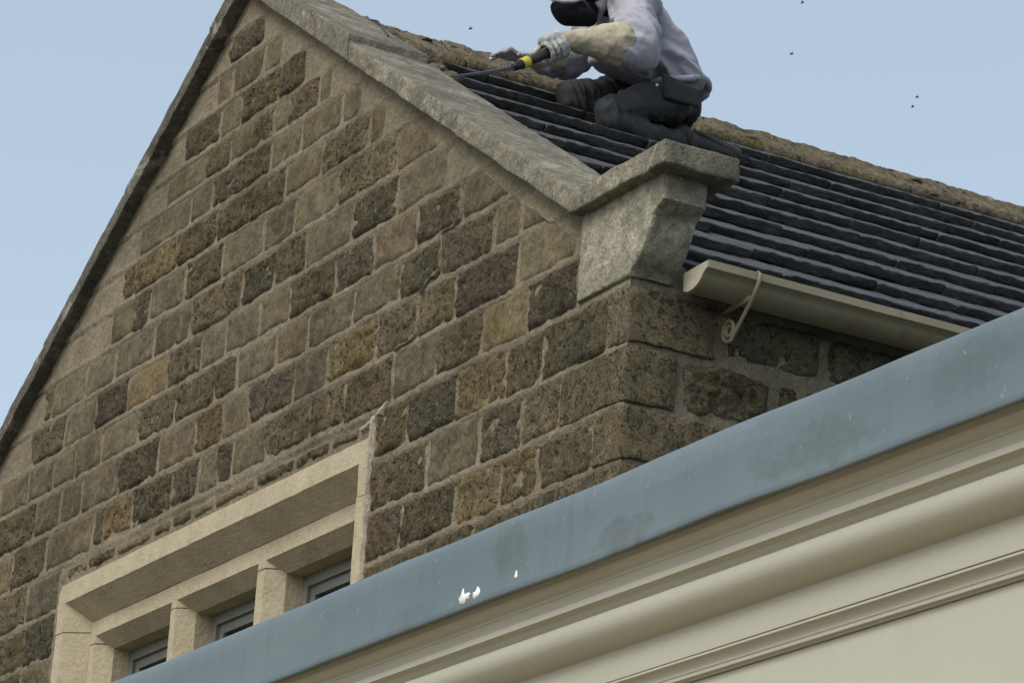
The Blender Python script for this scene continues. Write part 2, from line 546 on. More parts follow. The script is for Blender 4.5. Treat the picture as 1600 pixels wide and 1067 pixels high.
mg, ntg, bgl = new_mat('window_glass')
bgl.inputs['Base Color'].default_value = (0.012, 0.015, 0.017, 1)
bgl.inputs['Roughness'].default_value = 0.03
bgl.inputs['Specular IOR Level'].default_value = 0.7
gg = G(ntg)
ntg.links.new(gg.bump(gg.noise(1.5, 2, 0.5), 0.04, 0.02), bgl.inputs['Normal'])
M_GLASS = mg

# ================================================================= SETTING
def mat_ground():
    m, nt, b = new_mat('tarmac_ground')
    g = G(nt)
    c = g.mix(g.ramp(g.noise(0.35, 5, 0.6), 0.35, 0.65), (0.045, 0.038, 0.028), (0.065, 0.053, 0.037))
    c = g.mix(g.ramp(g.noise(60, 3, 0.6), 0.4, 0.7, 0, 0.6), c, (0.035, 0.035, 0.034))
    nt.links.new(c, b.inputs['Base Color'])
    b.inputs['Roughness'].default_value = 0.95
    nt.links.new(g.bump(g.noise(90, 3, 0.6), 0.5, 0.01), b.inputs['Normal'])
    return m
gr = mk('ground', [(-600, -600, 0), (600, -600, 0), (600, 600, 0), (-600, 600, 0)], [(0, 1, 2, 3)], mat_ground(), raw=True)
tag(gr, kind='structure')

bounce = mk('bounce_slab', *box_data(-3.0, 15.0, -11.5, -3.70, -ZG - 0.2, -ZG + 0.03), mat_paint('bounce_tan', (0.40, 0.315, 0.205), 0.9, 0.2, (0.25, 0.2, 0.13), 0.5, 0.4, 1.2, 0.2))  # unseen pale slab, added to bounce light up onto the cornice
tag(bounce, kind='structure')

# ================================================================= THE HOUSE
AX = -4.04          # gable apex x
SL = 0.648          # roof pitch (rise over run)
ZC0, ZC1 = 3.03, 3.137   # coping underside and top at the apex
HW = 4.04           # half width
YB = 7.6            # back of the house
house = empty('stone_house', (-4.04, 3.5, -ZG), 'old brown sandstone house with steep coped gable and stone slate roof', 'house')

def slope(x, z0):
    return z0 - SL * abs(x - AX)

BED = dict(z=2.84, a=2.665, b=2.465, c=2.251, d=2.062, e=1.861, f=1.652, g=1.42, h=1.189, i=.961, j=.741, k=.501, l=.258, m=.007, n=-.247, o=-.487, p=-.735, q=-.98, r=-1.23)
WX0, WX1 = -5.86, -2.232      # window surround outer edges
WZT = 0.135                   # top of the lintel
WZB = -1.95                   # below the sill

TONE = {
    'd': (0.098, 0.094, 0.076), 'g': (0.178, 0.170, 0.124), 'b': (0.195, 0.165, 0.117),
    'y': (0.30, 0.235, 0.125), 'r': (0.182, 0.148, 0.104), 'k': (0.150, 0.140, 0.108), 't': (0.26, 0.228, 0.165)}
def tone(ch):
    c = np.array(TONE[ch.lower()])
    c = c * 0.58 + np.array([0.205, 0.178, 0.126]) * 0.42
    c = c * (1.58 if ch.isupper() else 0.90)
    c = c * random.uniform(0.84, 1.16) * np.array([0.985, random.uniform(0.98, 1.03), random.uniform(0.88, 0.99)])
    return (*[float(v) for v in c], 1.0 if ch.isupper() else 0.25)

# ---- masonry backing -------------------------------------------------------
gable = None
def build_gable_mortar():
    """front sheet of pointing: real relief, pressed in round every stone, hollow at the window"""
    st = 0.0125
    xs = np.arange(-8.08, 0.0001, st)
    xs[-1] = 0.0
    zs = np.arange(-1.6, 3.06, st)
    Xg, Zg = np.meshgrid(xs, zs, indexing='ij')
    P3 = np.stack([Xg, Zg * 0, Zg], -1)
    y = 0.006 * fbm(P3, 7, 4, 3) + 0.003 * fbm(P3, 40, 2, 9)
    # struck pointing: a raised strap along each bed with a sunk line under it
    for k, zb in BED.items():
        wob = zb + 0.012 * fbm(np.stack([Xg * 1.7, Xg * 0, Xg * 0 + zb * 9], -1), 1.0, 2, 5)
        d = Zg - wob
        fade = np.clip(0.75 + 0.6 * fbm(P3, 1.1, 2, 21), 0.15, 1.0)
        y -= fade * 0.009 * np.exp(-(d / 0.017) ** 2)
        y += fade * 0.012 * np.exp(-((d + 0.026) / 0.007) ** 2)
    y = np.where(Xg > -0.02, np.maximum(y, -0.002), y)
    keep = (Zg <= slope(Xg, ZC0 + 0.02))
    inwin = (Xg > WX0 + 0.02) & (Xg < WX1 - 0.02) & (Zg < WZT - 0.03) & (Zg > WZB)
    nz = len(zs)
    V = np.stack([Xg, y, Zg], -1).reshape(-1, 3)
    okv = (keep & ~inwin)
    q = okv[:-1, :-1] & okv[1:, :-1] & okv[1:, 1:] & okv[:-1, 1:]
    ii, jj = np.nonzero(q)
    Fc = np.stack([ii * nz + jj, (ii + 1) * nz + jj, (ii + 1) * nz + jj + 1, ii * nz + jj + 1], -1)
    used = np.unique(Fc)
    remap = np.zeros(len(V), int)
    remap[used] = np.arange(len(used))
    return mk('gable_wall', V[used], remap[Fc].tolist(), M_MORTAR, house, True)
gable = build_gable_mortar()

# solid core behind the pointing, and the parts of the wall down to the ground
acc = ([], [])
def prism(poly, y0, y1):
    n = len(poly)
    V = [(x, y0, z) for x, z in poly] + [(x, y1, z) for x, z in poly]
    Fc = [tuple(range(n)), tuple(range(2 * n - 1, n - 1, -1))]
    for i in range(n):
        j = (i + 1) % n
        Fc.append((i, i + n, j + n, j))
    return V, Fc
zc = ZC0 - 0.02
add(acc, *prism([(-8.08, -ZG), (WX0 + .03, -ZG), (WX0 + .03, slope(WX0 + .03, zc)), (-8.08, slope(-8.08, zc))], 0.03, 0.38))
add(acc, *prism([(WX1 - .03, -ZG), (-0.02, -ZG), (-0.02, slope(0, zc)), (WX1 - .03, slope(WX1 - .03, zc))], 0.03, 0.38))
add(acc, *prism([(WX0 + .03, WZT - .035), (WX1 - .03, WZT - .035), (WX1 - .03, slope(WX1 - .03, zc)), (AX, zc), (WX0 + .03, slope(WX0 + .03, zc))], 0.03, 0.38))
add(acc, *prism([(WX0 + .03, -ZG), (WX1 - .03, -ZG), (WX1 - .03, WZB), (WX0 + .03, WZB)], 0.03, 0.38))
add(acc, *prism([(-8.08, -ZG), (-0.001, -ZG), (-0.001, -1.6), (-8.08, -1.6)], 0.004, 0.03))
recalc(mk('wall_core', *acc, M_MORTAR, house))
# side wall to the right (faces the eaves gutter) and the two walls nobody sees
side = rbox('side_wall', -0.36, -0.004, 0.36, YB, -ZG, 0.29, M_MORTAR, house, (1, 4, 4), 0.01, 0.0)
rbox('rear_wall', -8.08, -0.37, YB - 0.35, YB - 0.003, -ZG, 0.29, M_MORTAR, house, (1, 1, 1), 0.01)
rbox('far_side_wall', -8.08, -7.74, 0.385, YB - 0.36, -ZG, 0.29, M_MORTAR, house, (1, 1, 1), 0.01)
# pointing on the side wall, with relief
def build_side_mortar():
    st = 0.014
    ys = np.arange(0.0, 3.2, st)
    zs = np.arange(-1.6, 0.30, st)
    Yg, Zg = np.meshgrid(ys, zs, indexing='ij')
    P3 = np.stack([Yg * 0, Yg, Zg], -1)
    x = -0.004 - 0.006 * fbm(P3, 7, 4, 43) - 0.003 * fbm(P3, 40, 2, 49)
    x = np.where(Yg < 0.02, -0.004, x)
    V = np.stack([x, Yg, Zg], -1).reshape(-1, 3)
    return mk('side_pointing', V, grid_faces(len(ys), len(zs)), M_MORTAR, side, True)
recalc(build_side_mortar())

# ---- individual stones -----------------------------------------------------
def stone_patch(name, u0, u1, z0, z1, face, ch, parent, seed, clip=None, gap=0.004, bulge=None):
    rough = ch.isupper()
    nu = max(9, int((u1 - u0) / 0.016))
    nv = max(8, int((z1 - z0) / 0.016))
    a = np.concatenate([[0, 0.02], np.linspace(0.06, 0.94, nu), [0.98, 1]])
    b = np.concatenate([[0, 0.04], np.linspace(0.1, 0.9, nv), [0.96, 1]])
    A, B = np.meshgrid(a, b, indexing='ij')
    U = u0 + gap + A * (u1 - u0 - 2 * gap)
    Z = z0 + gap + B * (z1 - z0 - 2 * gap)
    if clip is not None:
        Z = np.minimum(Z, clip(U))
    Q = np.stack([U, U * 0 + seed * 1.37, Z], -1)
    # ragged outline
    ru = 0.016 * fbm(Q, 9, 3, 101); rz = 0.014 * fbm(Q, 9, 3, 202)
    U2 = U + ru
    Z2 = Z + rz
    d = np.minimum(np.minimum(A, 1 - A) * (u1 - u0), np.minimum(B, 1 - B) * (z1 - z0))
    edge = 1 - np.clip(d / 0.034, 0, 1)
    edge = edge * edge
    bl = (0.010 if rough else 0.007) if bulge is None else bulge
    h = bl * (1 - edge) - 0.014 * edge
    amp = 0.021 if rough else 0.008
    h = h + amp * (1 - 0.6 * edge) * fbm(Q, 11, 4, 77 + seed % 7)
    # hackly breaks: ridged noise gives flakes with sharp arrises, then small pits
    rd = 1 - np.abs(fbm(Q * np.array([1.0, 1.0, 1.5]), 15, 3, 31)) * 2.6
    h = h + amp * 0.55 * (1 - edge) * np.maximum(rd, -0.6)
    h = h - amp * 0.7 * (1 - edge) * np.clip(fbm(Q, 30, 2, 5) - 0.28, 0, 1) * 2.2
    if face == 'g':
        V = np.stack([U2, -h, Z2], -1)
    else:
        V = np.stack([h - 0.004, U2, Z2], -1)
    Fc = grid_faces(len(a), len(b))
    return mk(name, V.reshape(-1, 3), Fc, M_STONE, parent, True, tone(ch))

def cl(u):
    return ZC0 - 0.125 - SL * np.abs(u - AX)
COURSES = [
 ('z', 'a', [-4.26, -3.85], 'D'),
 ('a', 'b', [-4.39, -4.193, -3.817, -3.608], 'rdg'),
 ('b', 'c', [-4.733, -4.3, -4.043, -3.599, -3.301], 'DgBD'),
 ('c', 'd', [-4.954, -4.457, -4.143, -3.89, -3.628, -3.467, -3.117, -2.977], 'gRgBgBg'),
 ('d', 'e', [-5.255, -4.584, -4.321, -4.019, -3.629, -3.281, -2.834, -2.631], 'ggDRkbg'),
 ('e', 'f', [-5.413, -5.267, -4.709, -4.224, -3.827, -3.423, -3.019, -2.512, -2.342], 'BYRRBgTr'),
 ('f', 'g', [-5.534, -5.224, -5.022, -4.572, -4.117, -3.621, -3.282, -2.803, -2.198, -1.774], 'bBgDgdtTt'),
 ('g', 'h', [-6.407, -6.295, -5.812, -5.426, -4.911, -4.443, -3.836, -3.454, -3.114, -2.611, -2.163, -1.681], 'BggkdRDRgDg'),
 ('h', 'i', [-6.553, -6.06, -5.631, -5.208, -4.68, -4.276, -3.977, -3.592, -3.241, -2.759, -2.364, -1.935, -1.506, -1.068], 'GgDyGgkgBDrDg'),
 ('i', 'j', [-6.953, -6.529, -6.175, -5.866, -5.497, -5.005, -4.542, -4.068, -3.805, -3.362, -3.006, -2.536, -2.063, -1.666, -1.182, -0.946, -0.647], 'ggkbgGGRgrkkGKbg'),
 ('j', 'k', [-7.37, -7.104, -6.372, -6.014, -5.719, -5.21, -4.707, -4.25, -3.93, -3.613, -3.123, -2.769, -2.261, -1.863, -1.51, -0.957, -0.447], 'gBdgkDrYrKdYBBDt'),
 ('k', 'l', [-7.72, -7.231, -6.654, -6.15, -5.501, -5.355, -4.986, -4.486, -4.16, -3.926, -3.762, -3.394, -2.915, -2.556, -2.06, -1.653, -1.241, -0.846, -0.422], 'gbBrdYDGkDkGBRdRyD'),
 ('l', 'm', [-7.95, -7.6, -7.158, -6.368, -5.895], 'kBBd'), ('l', 'm', [-2.212, -1.876, -1.437, -0.997, -0.688, -0.157], 'RDYBD'),
 ('m', 'n', [-8.0, -7.5, -6.984, -6.336, -5.895], 'gkBD'), ('m', 'n', [-2.212, -1.671, -1.198, -0.835, -0.513], 'RdDB'),
 ('n', 'o', [-8.0, -7.4, -6.911, -6.341, -5.895], 'bDBb'), ('n', 'o', [-2.212, -1.885, -1.381, -0.99, -0.673, -0.226], 'RDYYB'),
 ('o', 'p', [-8.0, -7.45, -6.8, -6.3, -5.895], 'DbBg'), ('o', 'p', [-2.212, -1.62, -1.2, -0.8, -0.513], 'BRBD'),
 ('p', 'q', [-8.0, -7.3, -6.7, -5.895], 'bDB'), ('p', 'q', [-2.212, -1.75, -1.1, -0.65, -0.226], 'DBRk'),
 ('q', 'r', [-8.0, -7.4, -6.6, -5.895], 'BkB'), ('q', 'r', [-2.212, -1.5, -0.9, -0.513], 'BDB'),
]
sd = 0
for (t, b_, xs, tones) in COURSES:
    zt, zb = BED[t], BED[b_]
    for i in range(len(xs) - 1):
        sd += 1
        x0, x1 = xs[i], xs[i + 1]
        za, zb2 = zb, zt
        if t == 'k' and x1 < WX1 + 0.1 and x0 > WX0 - 0.1:
            za = zb + 0.012
        if float(max(cl(np.array([x0, (x0 + x1) / 2, x1])))) < za + 0.05:
            continue
        stone_patch('stone', x0, x1, za + random.uniform(-0.006, 0.006), zb2 + random.uniform(-0.006, 0.006), 'g', tones[i % len(tones)], gable, sd, cl)
# thin packing stones over the lintel
PX = [-5.80, -5.525, -5.151, -4.676, -4.438, -4.19, -3.933, -3.466, -3.033, -2.657, -2.36]
for i in range(len(PX) - 1):
    sd += 1
    stone_patch('stone', PX[i], PX[i + 1], WZT + 0.012, 0.238, 'g', 'TTtbbttTTr'[i], gable, sd, None, 0.012, 0.012)

# quoins turn the corner: one block, two faces
QU = [('l', 'm', 0.155, 0.413, 'T'), ('m', 'n', 0.505, 0.234, 'T'), ('n', 'o', 0.222, 0.46, 'T'), ('o', 'p', 0.505, 0.24, 'T'), ('p', 'q', 0.22, 0.45, 'B'), ('q', 'r', 0.505, 0.24, 'T')]
for qi, (t, b_, gx, sy, ch) in enumerate(QU):
    zt, zb = BED[t] - 0.01, BED[b_] + 0.012
    cs = [(x, y, z) for x in (-gx, 0.012) for y in (-0.012, sy) for z in (zb, zt)]
    V, Fc = rough_box(cs, (max(4, int(gx / .035)), max(4, int(sy / .035)), 7), 0.009, 0.013, 15, 300 + qi, 4)
    c = tone(ch)
    recalc(mk('stone', V, Fc, M_STONE, gable, True, c))
SIDE = [('l', 'm', [0.455, 0.955, 1.5, 1.95, 2.5, 3.1], 'KKDKB'), ('m', 'n', [0.245, 0.712, 1.3, 1.8, 2.4, 3.1], 'BBDBK'), ('n', 'o', [0.47, 0.9, 1.5, 2.1, 2.6, 3.1], 'KDBKB'), ('o', 'p', [0.25, 0.8, 1.4, 1.9, 2.5, 3.1], 'BKDBK'), ('p', 'q', [0.46, 1.0, 1.6, 2.2, 3.1], 'KBKD')]
for (t, b_, ys, tones) in SIDE:
    for i in range(len(ys) - 1):
        sd += 1
        lo = BED[b_] + (0.014 if t != 'l' else 0.03)
        stone_patch('stone', ys[i] + 0.012, ys[i + 1] - 0.012, lo, BED[t] - 0.004, 's', tones[i], side, sd)

# the stepped settlement crack, repointed in paler mortar, and the white mend by the window head
def ribbon(name, pts, wid, mat, parent, y=-0.012, jit=0.006, seed=1):
    V, Fc = [], []
    dense = []
    for i in range(len(pts) - 1):
        a, b = np.array(pts[i]), np.array(pts[i + 1])
        n = max(2, int(np.linalg.norm(b - a) / 0.02))
        for k in range(n):
            dense.append(a + (b - a) * k / n)
    dense.append(np.array(pts[-1]))
    dense = np.array(dense)
    nn = len(dense)
    for i in range(nn):
        t = dense[min(i + 1, nn - 1)] - dense[max(i - 1, 0)]
        t = t / np.linalg.norm(t)
        nrm = np.array([-t[1], t[0]])
        w = wid * (0.55 + 0.45 * math.sin(i * 1.7 + seed) * math.sin(i * .37)) * (0.15 if i in (0, nn - 1) else 1)
        c = dense[i] + nrm * jit * math.sin(i * 0.9 + seed * 2)
        for s, yy in ((-1, 0.01), (-0.45, y), (0.45, y - 0.002), (1, 0.01)):
            p = c + nrm * w * s
            V.append((p[0], yy, p[1]))
    for i in range(nn - 1):
        for k in range(3):
            Fc.append((i * 4 + k, i * 4 + k + 1, (i + 1) * 4 + k + 1, (i + 1) * 4 + k))
    return recalc(mk(name, V, Fc, mat, parent, True))
M_STRAP = mat_mortar('old_strap_mortar', (0.27, 0.245, 0.19), (0.37, 0.34, 0.27))
ribbon('crack_repair', [(-1.511, 1.196), (-1.506, 0.985), (-1.672, 0.965), (-1.673, 0.80), (-1.852, 0.737), (-1.858, 0.53), (-2.055, 0.505), (-2.055, 0.29)], 0.013, M_STRAP, gable, -0.016)
ribbon('mortar_mend', [(-2.08, 0.272), (-2.13, 0.250), (-2.19, 0.222), (-2.25, 0.205), (-2.34, 0.19)], 0.034, M_PALEMORTAR, gable, -0.017, 0.003, 3)

# ---- copings, kneeler ------------------------------------------------------
CY0, CY1 = -0.08, 0.368
M_COPE_DARK = mat_coping('lichen_black_coping', (0.065, 0.064, 0.054), (0.20, 0.195, 0.165))
def coping(name, xa, xb, extra=0.0, seed=0, n=8, mat=None):
    """one coping stone lying on the slope between xa and xb (xa is the upper end)"""
    def pt(x, y, top, ex):
        return (x, y, slope(x, ZC1 + ex if top else ZC0))
    cs = []
    for x in (xa, xb):
        ex = extra if x == xb else extra * 0.3
        for y in (CY0, CY1):
            for tp in (0, 1):
                cs.append(pt(x, y, tp, ex))
    V, Fc = rough_box(cs, (n * 3, 10, 4), 0.007, 0.0075, 13, seed, 4)
    return recalc(mk(name, V, Fc, mat or M_COPE, house, True))
RJ = [AX + 0.004, -2.672, -1.637, -0.40]
coping('coping_stone', RJ[0], RJ[1] - 0.006, 0.036, 5, 12)
coping('coping_stone', RJ[1] + 0.017, RJ[2] - 0.003, 0.0, 6, 10)
coping('coping_stone', RJ[2] + 0.003, RJ[3], 0.0, 7, 12)
LJ = [AX - 0.004, -4.40, -5.376, -6.35, -7.3, -8.2]
for i in range(5):
    coping('coping_stone', LJ[i] - (0.004 if i else 0), LJ[i + 1] + 0.004, 0.02 if i == 0 else random.uniform(-0.003, 0.004), 10 + i, 9, M_COPE_DARK)
# kneeler: flat cap over a scooped corbel
kn = rbox('kneeler_cap', -0.415, 0.342, -0.08, 0.285, 0.668, 0.772, M_COPE, house, (18, 10, 5), 0.012, 0.009, 11, 21)
prof = [(-0.405, 0.285), (0.012, 0.292), (0.03, 0.318), (0.075, 0.350), (0.118, 0.395), (0.150, 0.445), (0.168, 0.492), (0.182, 0.520), (0.246, 0.560), (0.246, 0.675), (-0.405, 0.675)]
# smooth the scooped run, leave the square arrises
ck = [np.array(p) for p in prof[1:9]]
sm_ = []
for a_ in range(len(ck) - 1):
    p = [ck[max(0, min(len(ck) - 1, a_ + q))] for q in (-1, 0, 1, 2)]
    for f_ in (0, .25, .5, .75):
        sm_.append(tuple(0.5 * (2 * p[1] + (p[2] - p[0]) * f_ + (2 * p[0] - 5 * p[1] + 4 * p[2] - p[3]) * f_ ** 2 + (3 * p[1] - p[0] - 3 * p[2] + p[3]) * f_ ** 3)))
pr = [prof[0]] + sm_ + [prof[8], prof[9], prof[10]]
M_KNEEL = mat_coping('weathered_kneeler_stone', (0.26, 0.245, 0.19), (0.44, 0.42, 0.34))
def kneeler_block():
    st = 0.022
    xs = np.arange(-0.405, 0.2461, st); zs = np.arange(0.285, 0.676, st)
    n = len(pr)
    V, Fc = [], []
    ys = [-0.018, -0.014, -0.004, 0.05, 0.1, 0.15, 0.188, 0.194]
    ins = [0.012, 0.004, 0.0, 0.0, 0.0, 0.0, 0.004, 0.01]
    cx, cz = -0.08, 0.5
    for y, s in zip(ys, ins):
        for (u, v) in pr:
            d = math.hypot(u - cx, v - cz)
            V.append((u - (u - cx) / d * s, y, v - (v - cz) / d * s))
    V = np.array(V)
    for q in range(3):
        V[:, q] += 0.006 * fbm(V, 9, 3, 60 + q)
    for s in range(len(ys) - 1):
        for i in range(n):
            j = (i + 1) % n
            Fc.append((s * n + i, s * n + j, (s + 1) * n + j, (s + 1) * n + i))
    Fc.append(tuple(range(n)))
    Fc.append(tuple((len(ys) - 1) * n + i for i in range(n)))
    return recalc(mk('kneeler_block', V, Fc, M_KNEEL, house))
kneeler_block()

# ---- window: moulded stone surround with three lights -----------------------
win = empty('window', (-4.05, 0.1, -1.9))
win.parent = house
win.matrix_parent_inverse = world_of(house).inverted()
win.location = Vector(W((-4.05, 0.1, -1.9)))
OX0, OX1 = -5.768, -2.322     # outer front opening
OZ = 0.027
S1, D1 = 0.106, 0.112         # outer splay
IX0, IX1 = OX0 + S1, OX1 - S1
IZ = OZ - S1                  # -0.079 top of the inner frame face
LZ = -0.166                   # head of the lights
S2, D2 = 0.066, 0.088         # inner splay
ZS = -1.75
FY = D1 + D2 + 0.09
YF = -0.012                   # front face of the surround
def sweep_x(name, prof, x0, x1, seed=0):
    return extrude(name, prof, 'x', x0, x1, M_DRESS, win, 24, True, True, False, 0.003, 9, seed)
# lintel with its splay, the inner head below it
for (a, b, s) in ((WX0, -4.18, 1), (-4.172, WX1, 2)):
    sweep_x('lintel', [(YF, OZ), (YF, WZT), (0.3, WZT), (0.3, IZ + 0.002), (D1, IZ + 0.002)], a, b, s)
sweep_x('window_head', [(D1 + 0.001, LZ), (D1 + 0.001, IZ - 0.001), (0.3, IZ - 0.001), (0.3, LZ - S2), (D1 + D2, LZ - S2)], IX0 - 0.02, IX1 + 0.02, 3)
def post(name, prof, z0, z1, seed=0):
    """profile in (x,y) swept up"""
    n = len(prof)
    V, Fc = [], []
    ns = 20
    for s in range(ns + 1):
        z = z0 + (z1 - z0) * s / ns
        for (x, y) in prof:
            V.append((x, y, z))
    V = np.array(V)
    for q in range(3):
        V[:, q] += 0.003 * fbm(V, 9, 3, seed + q)
    for s in range(ns):
        for i in range(n):
            j = (i + 1) % n
            Fc.append((s * n + i, s * n + j, (s + 1) * n + j, (s + 1) * n + i))
    Fc += [tuple(range(n)), tuple(ns * n + i for i in range(n))]
    return recalc(mk(name, V, Fc, M_DRESS, win))
XL = [(-5.596, -4.61), (-4.55, -3.594), (-3.516, -2.495)]
for sgn, xo, xf, xi, xl in ((1, WX0, OX0, IX0, XL[0][0]), (-1, WX1, OX1, IX1, XL[2][1])):
    # outer jamb in two stones, inner jamb beside it
    pj = [(xo, YF - 0.001), (xf, YF - 0.001), (xi, D1 - 0.001), (xi, 0.3), (xo, 0.3)]
    post('jamb_stone', pj, -0.135, OZ - 0.001, 70 + sgn)
    post('jamb_stone', pj, ZS, -0.141, 74 + sgn)
    # the splay return above the bed joint continues into the lintel
    pi = [(xi + 0.001 * sgn, D1), (xl, D1), (xl + S2 * sgn, D1 + D2), (xl + S2 * sgn, 0.36), (xi + 0.001 * sgn, 0.36)]
    post('inner_jamb', pi, ZS, -0.212, 80 + sgn)
    post('inner_jamb', pi, -0.206, LZ + 0.002, 84 + sgn)
for (xa, xb) in ((XL[0][1], XL[1][0]), (XL[1][1], XL[2][0])):
    pm = [(xa, D1), (xb, D1), (xb + S2, D1 + D2), (xb + S2, 0.36), (xa - S2, 0.36), (xa - S2, D1 + D2)]
    post('mullion', pm, ZS, -0.212, 90)
    post('mullion', pm, -0.206, LZ + 0.002, 94)
sweep_x('sill', [(-0.06, ZS - 0.06), (0.36, ZS + 0.02), (0.36, WZB - 0.02), (-0.06, WZB - 0.02)], WX0 - 0.05, WX1 + 0.05, 5)
# timber casements and panes
for (xa, xb) in XL:
    a, b = xa + S2 - 0.004, xb - S2 + 0.004
    zt = LZ - S2 + 0.004
    for (f0, f1, w, nm) in ((FY, FY + 0.06, 0.062, 'window_frame'), (FY + 0.02, FY + 0.075, 0.05, 'casement')):
        in0 = 0.0 if nm == 'window_frame' else 0.062
        ac = ([], [])
        for bx in ((a + in0, a + in0 + w, ZS, zt - in0), (b - in0 - w, b - in0, ZS, zt - in0), (a + in0 + w, b - in0 - w, zt - in0 - w, zt - in0), (a + in0 + w, b - in0 - w, ZS, ZS + w)):
            add(ac, *box_data(bx[0], bx[1], f0, f1, bx[2], bx[3]))
        mk(nm, *ac, M_FRAME, win)
    mk('pane', *box_data(a + 0.10, b - 0.10, FY + 0.05, FY + 0.058, ZS + 0.04, zt - 0.10), M_GLASS, win)
# thin fresh mortar joint running up past the right jamb
ribbon('jamb_pointing', [(WX1 + 0.012, -1.5), (WX1 + 0.012, -0.5), (WX1 + 0.014, 0.0), (WX1 + 0.012, 0.225)], 0.014, M_PALEMORTAR, gable, -0.022, 0.003, 5)
ribbon('jamb_pointing', [(WX0 - 0.016, -1.5), (WX0 - 0.014, -0.5), (WX0 - 0.016, 0.0), (WX0 + 0.02, 0.235)], 0.022, M_STRAP, gable, -0.016, 0.005, 6)

# ---- roof: deck, slates, ridge ----------------------------------------------
AZ = 2.955    # slate bedding plane at the apex line
roof = recalc(mk('roof', *prism([(0.0, slope(0.0, AZ - 0.03)), (AX, AZ - 0.03), (-8.2, slope(-8.2, AZ - 0.03)), (-8.2, slope(-8.2, AZ - 0.07)), (AX, AZ - 0.08), (0.0, slope(0.0, AZ - 0.06))], 0.3, YB), M_SLATE, house))
ROWS = [0.135, -0.22, -0.57, -0.93, -1.28, -1.63, -1.98, -2.33, -2.68, -3.02, -3.34, -3.66]
TH = 0.052
us = Vector((1, 0, -SL)).normalized()     # down the slope
un = Vector((SL, 0, 1)).normalized()
def slate(y0, y1, xlo, xhi, seed):
    """tail at xlo (down slope), head at xhi; lies on the head of the course below"""
    th = TH * random.uniform(0.93, 1.07)
    lift = random.uniform(-0.002, 0.003)
    cs = []
    for y in (y0, y1):
        for (x, base) in ((xhi, 0.0), (xlo, 0.036 + lift)):
            for t in (0, 1):
                xx = x + ((random.uniform(-0.006, 0.006) - (0.016 if t == 0 else 0.0)) if x == xlo else 0)
                p = Vector((xx, y, slope(xx, AZ))) + un * (base + t * (th if x == xlo else th * 0.45))
                cs.append(tuple(p))
    V, Fc = rough_box(cs, (max(4, int((y1 - y0) / 0.024)), 4, 2), 0.006, 0.010, 24, 0, 4)
    return recalc(mk('slate', V, Fc, M_SLATE, roof, True))
s_id = 400
for ri in range(len(ROWS) - 1):
    y = 0.31 + random.uniform(-0.05, 0.0)
    while y < 6.9:
        w = random.uniform(0.40, 0.78) * (1.0 if ri < 6 else 0.85)
        s_id += 1
        slate(y, y + w - 0.002, ROWS[ri] + random.uniform(-0.008, 0.008), ROWS[ri + 1] - 0.12, s_id)
        y += w
# ridge stones: bent slabs, mossy and worn
def ridge_stone(y0, y1, seed):
    prof = []
    hw = 0.30
    for t in np.linspace(-1, 1, 27):
        x = AX + t * hw
        z = 3.035 - SL * abs(t) * hw - 0.0 + 0.035 * math.exp(-(t / 0.25) ** 2) * 0.6
        prof.append((x, z))
    inner = [(x, z - 0.075) for (x, z) in prof[::-1]]
    pf = prof + inner
    n = len(pf)
    ns = 36
    V, Fc = [], []
    for s in range(ns + 1):
        for (x, z) in pf:
            V.append((x, y0 + (y1 - y0) * s / ns, z))
    V = np.array(V)
    for q in range(3):
        V[:, q] += 0.016 * fbm(V, 9, 4, 710 + q * 7)
    V[:, 2] += 0.016 * np.abs(fbm(V, 22, 3, 750)) - 0.014 * np.clip(fbm(V, 11, 3, 790) - 0.2, 0, 1) * 3
    V[:, 2] += random.uniform(-0.006, 0.006)
    for s in range(ns):
        for i in range(n):
            j = (i + 1) % n
            Fc.append((s * n + i, s * n + j, (s + 1) * n + j, (s + 1) * n + i))
    Fc += [tuple(range(n)), tuple(ns * n + i for i in range(n))]
    return recalc(mk('ridge_stone', V, Fc, M_RIDGE, roof, True))
y = 0.36
k = 0
while y < 7.3:
    L = random.uniform(0.62, 0.85)
    k += 1
    ridge_stone(y, y + L - 0.012, 700 + k * 9)
    y += L
# crumbled bedding mortar and moss lumps along the ridge, loose grit by the coping
def lumps(name, items, mat, parent):
    ac = ([], [])
    for (c, r, sd_) in items:
        bm = bmesh.new()
        bmesh.ops.create_icosphere(bm, subdivisions=2, radius=1.0)
        P = np.array([v.co[:] for v in bm.verts])
        Fq = [tuple(v.index for v in f.verts) for f in bm.faces]
        bm.free()
        P = P * (1 + 0.45 * fbm(P + sd_ * 5.1, 1.6, 3, int(sd_))[:, None]) * np.array(r) + np.array(c)
        add(ac, [tuple(p) for p in P], Fq)
    return tag(recalc(mk(name, *ac, mat, parent, True)), kind='stuff')
it = []
for i in range(26):
    yy = random.uniform(0.4, 6.5)
    t = random.choice([random.uniform(0.05, 0.33), random.uniform(0.2, 0.36), random.uniform(-0.05, 0.1)])
    x = AX + t
    z = 3.03 - SL * abs(t) + (0.02 if t < 0.12 else 0.0)
    s = random.uniform(0.008, 0.026)
    it.append(((x, yy, z), (s * 1.3, s * 2.2, s * 0.6), i))
lumps('moss', it, M_RIDGE, roof)
it = []
for i in range(60):
    x = random.uniform(-3.9, -2.75)
    yy = random.uniform(0.36, 0.62)
    s = random.uniform(0.016, 0.05)
    it.append(((x, yy, slope(x, AZ + 0.075) + 0.025), (s * 1.4, s * 1.3, s), 200 + i))
lumps('loose_mortar', it, M_RIDGE, roof)
it = []
for i in range(90):
    yy = random.uniform(0.5, 4.5)
    it.append(((0.14 + random.uniform(-0.03, 0.03), yy, slope(0.14, AZ) + 0.06 + random.uniform(-.01, .02)), (0.02, 0.03, 0.012), 300 + i))
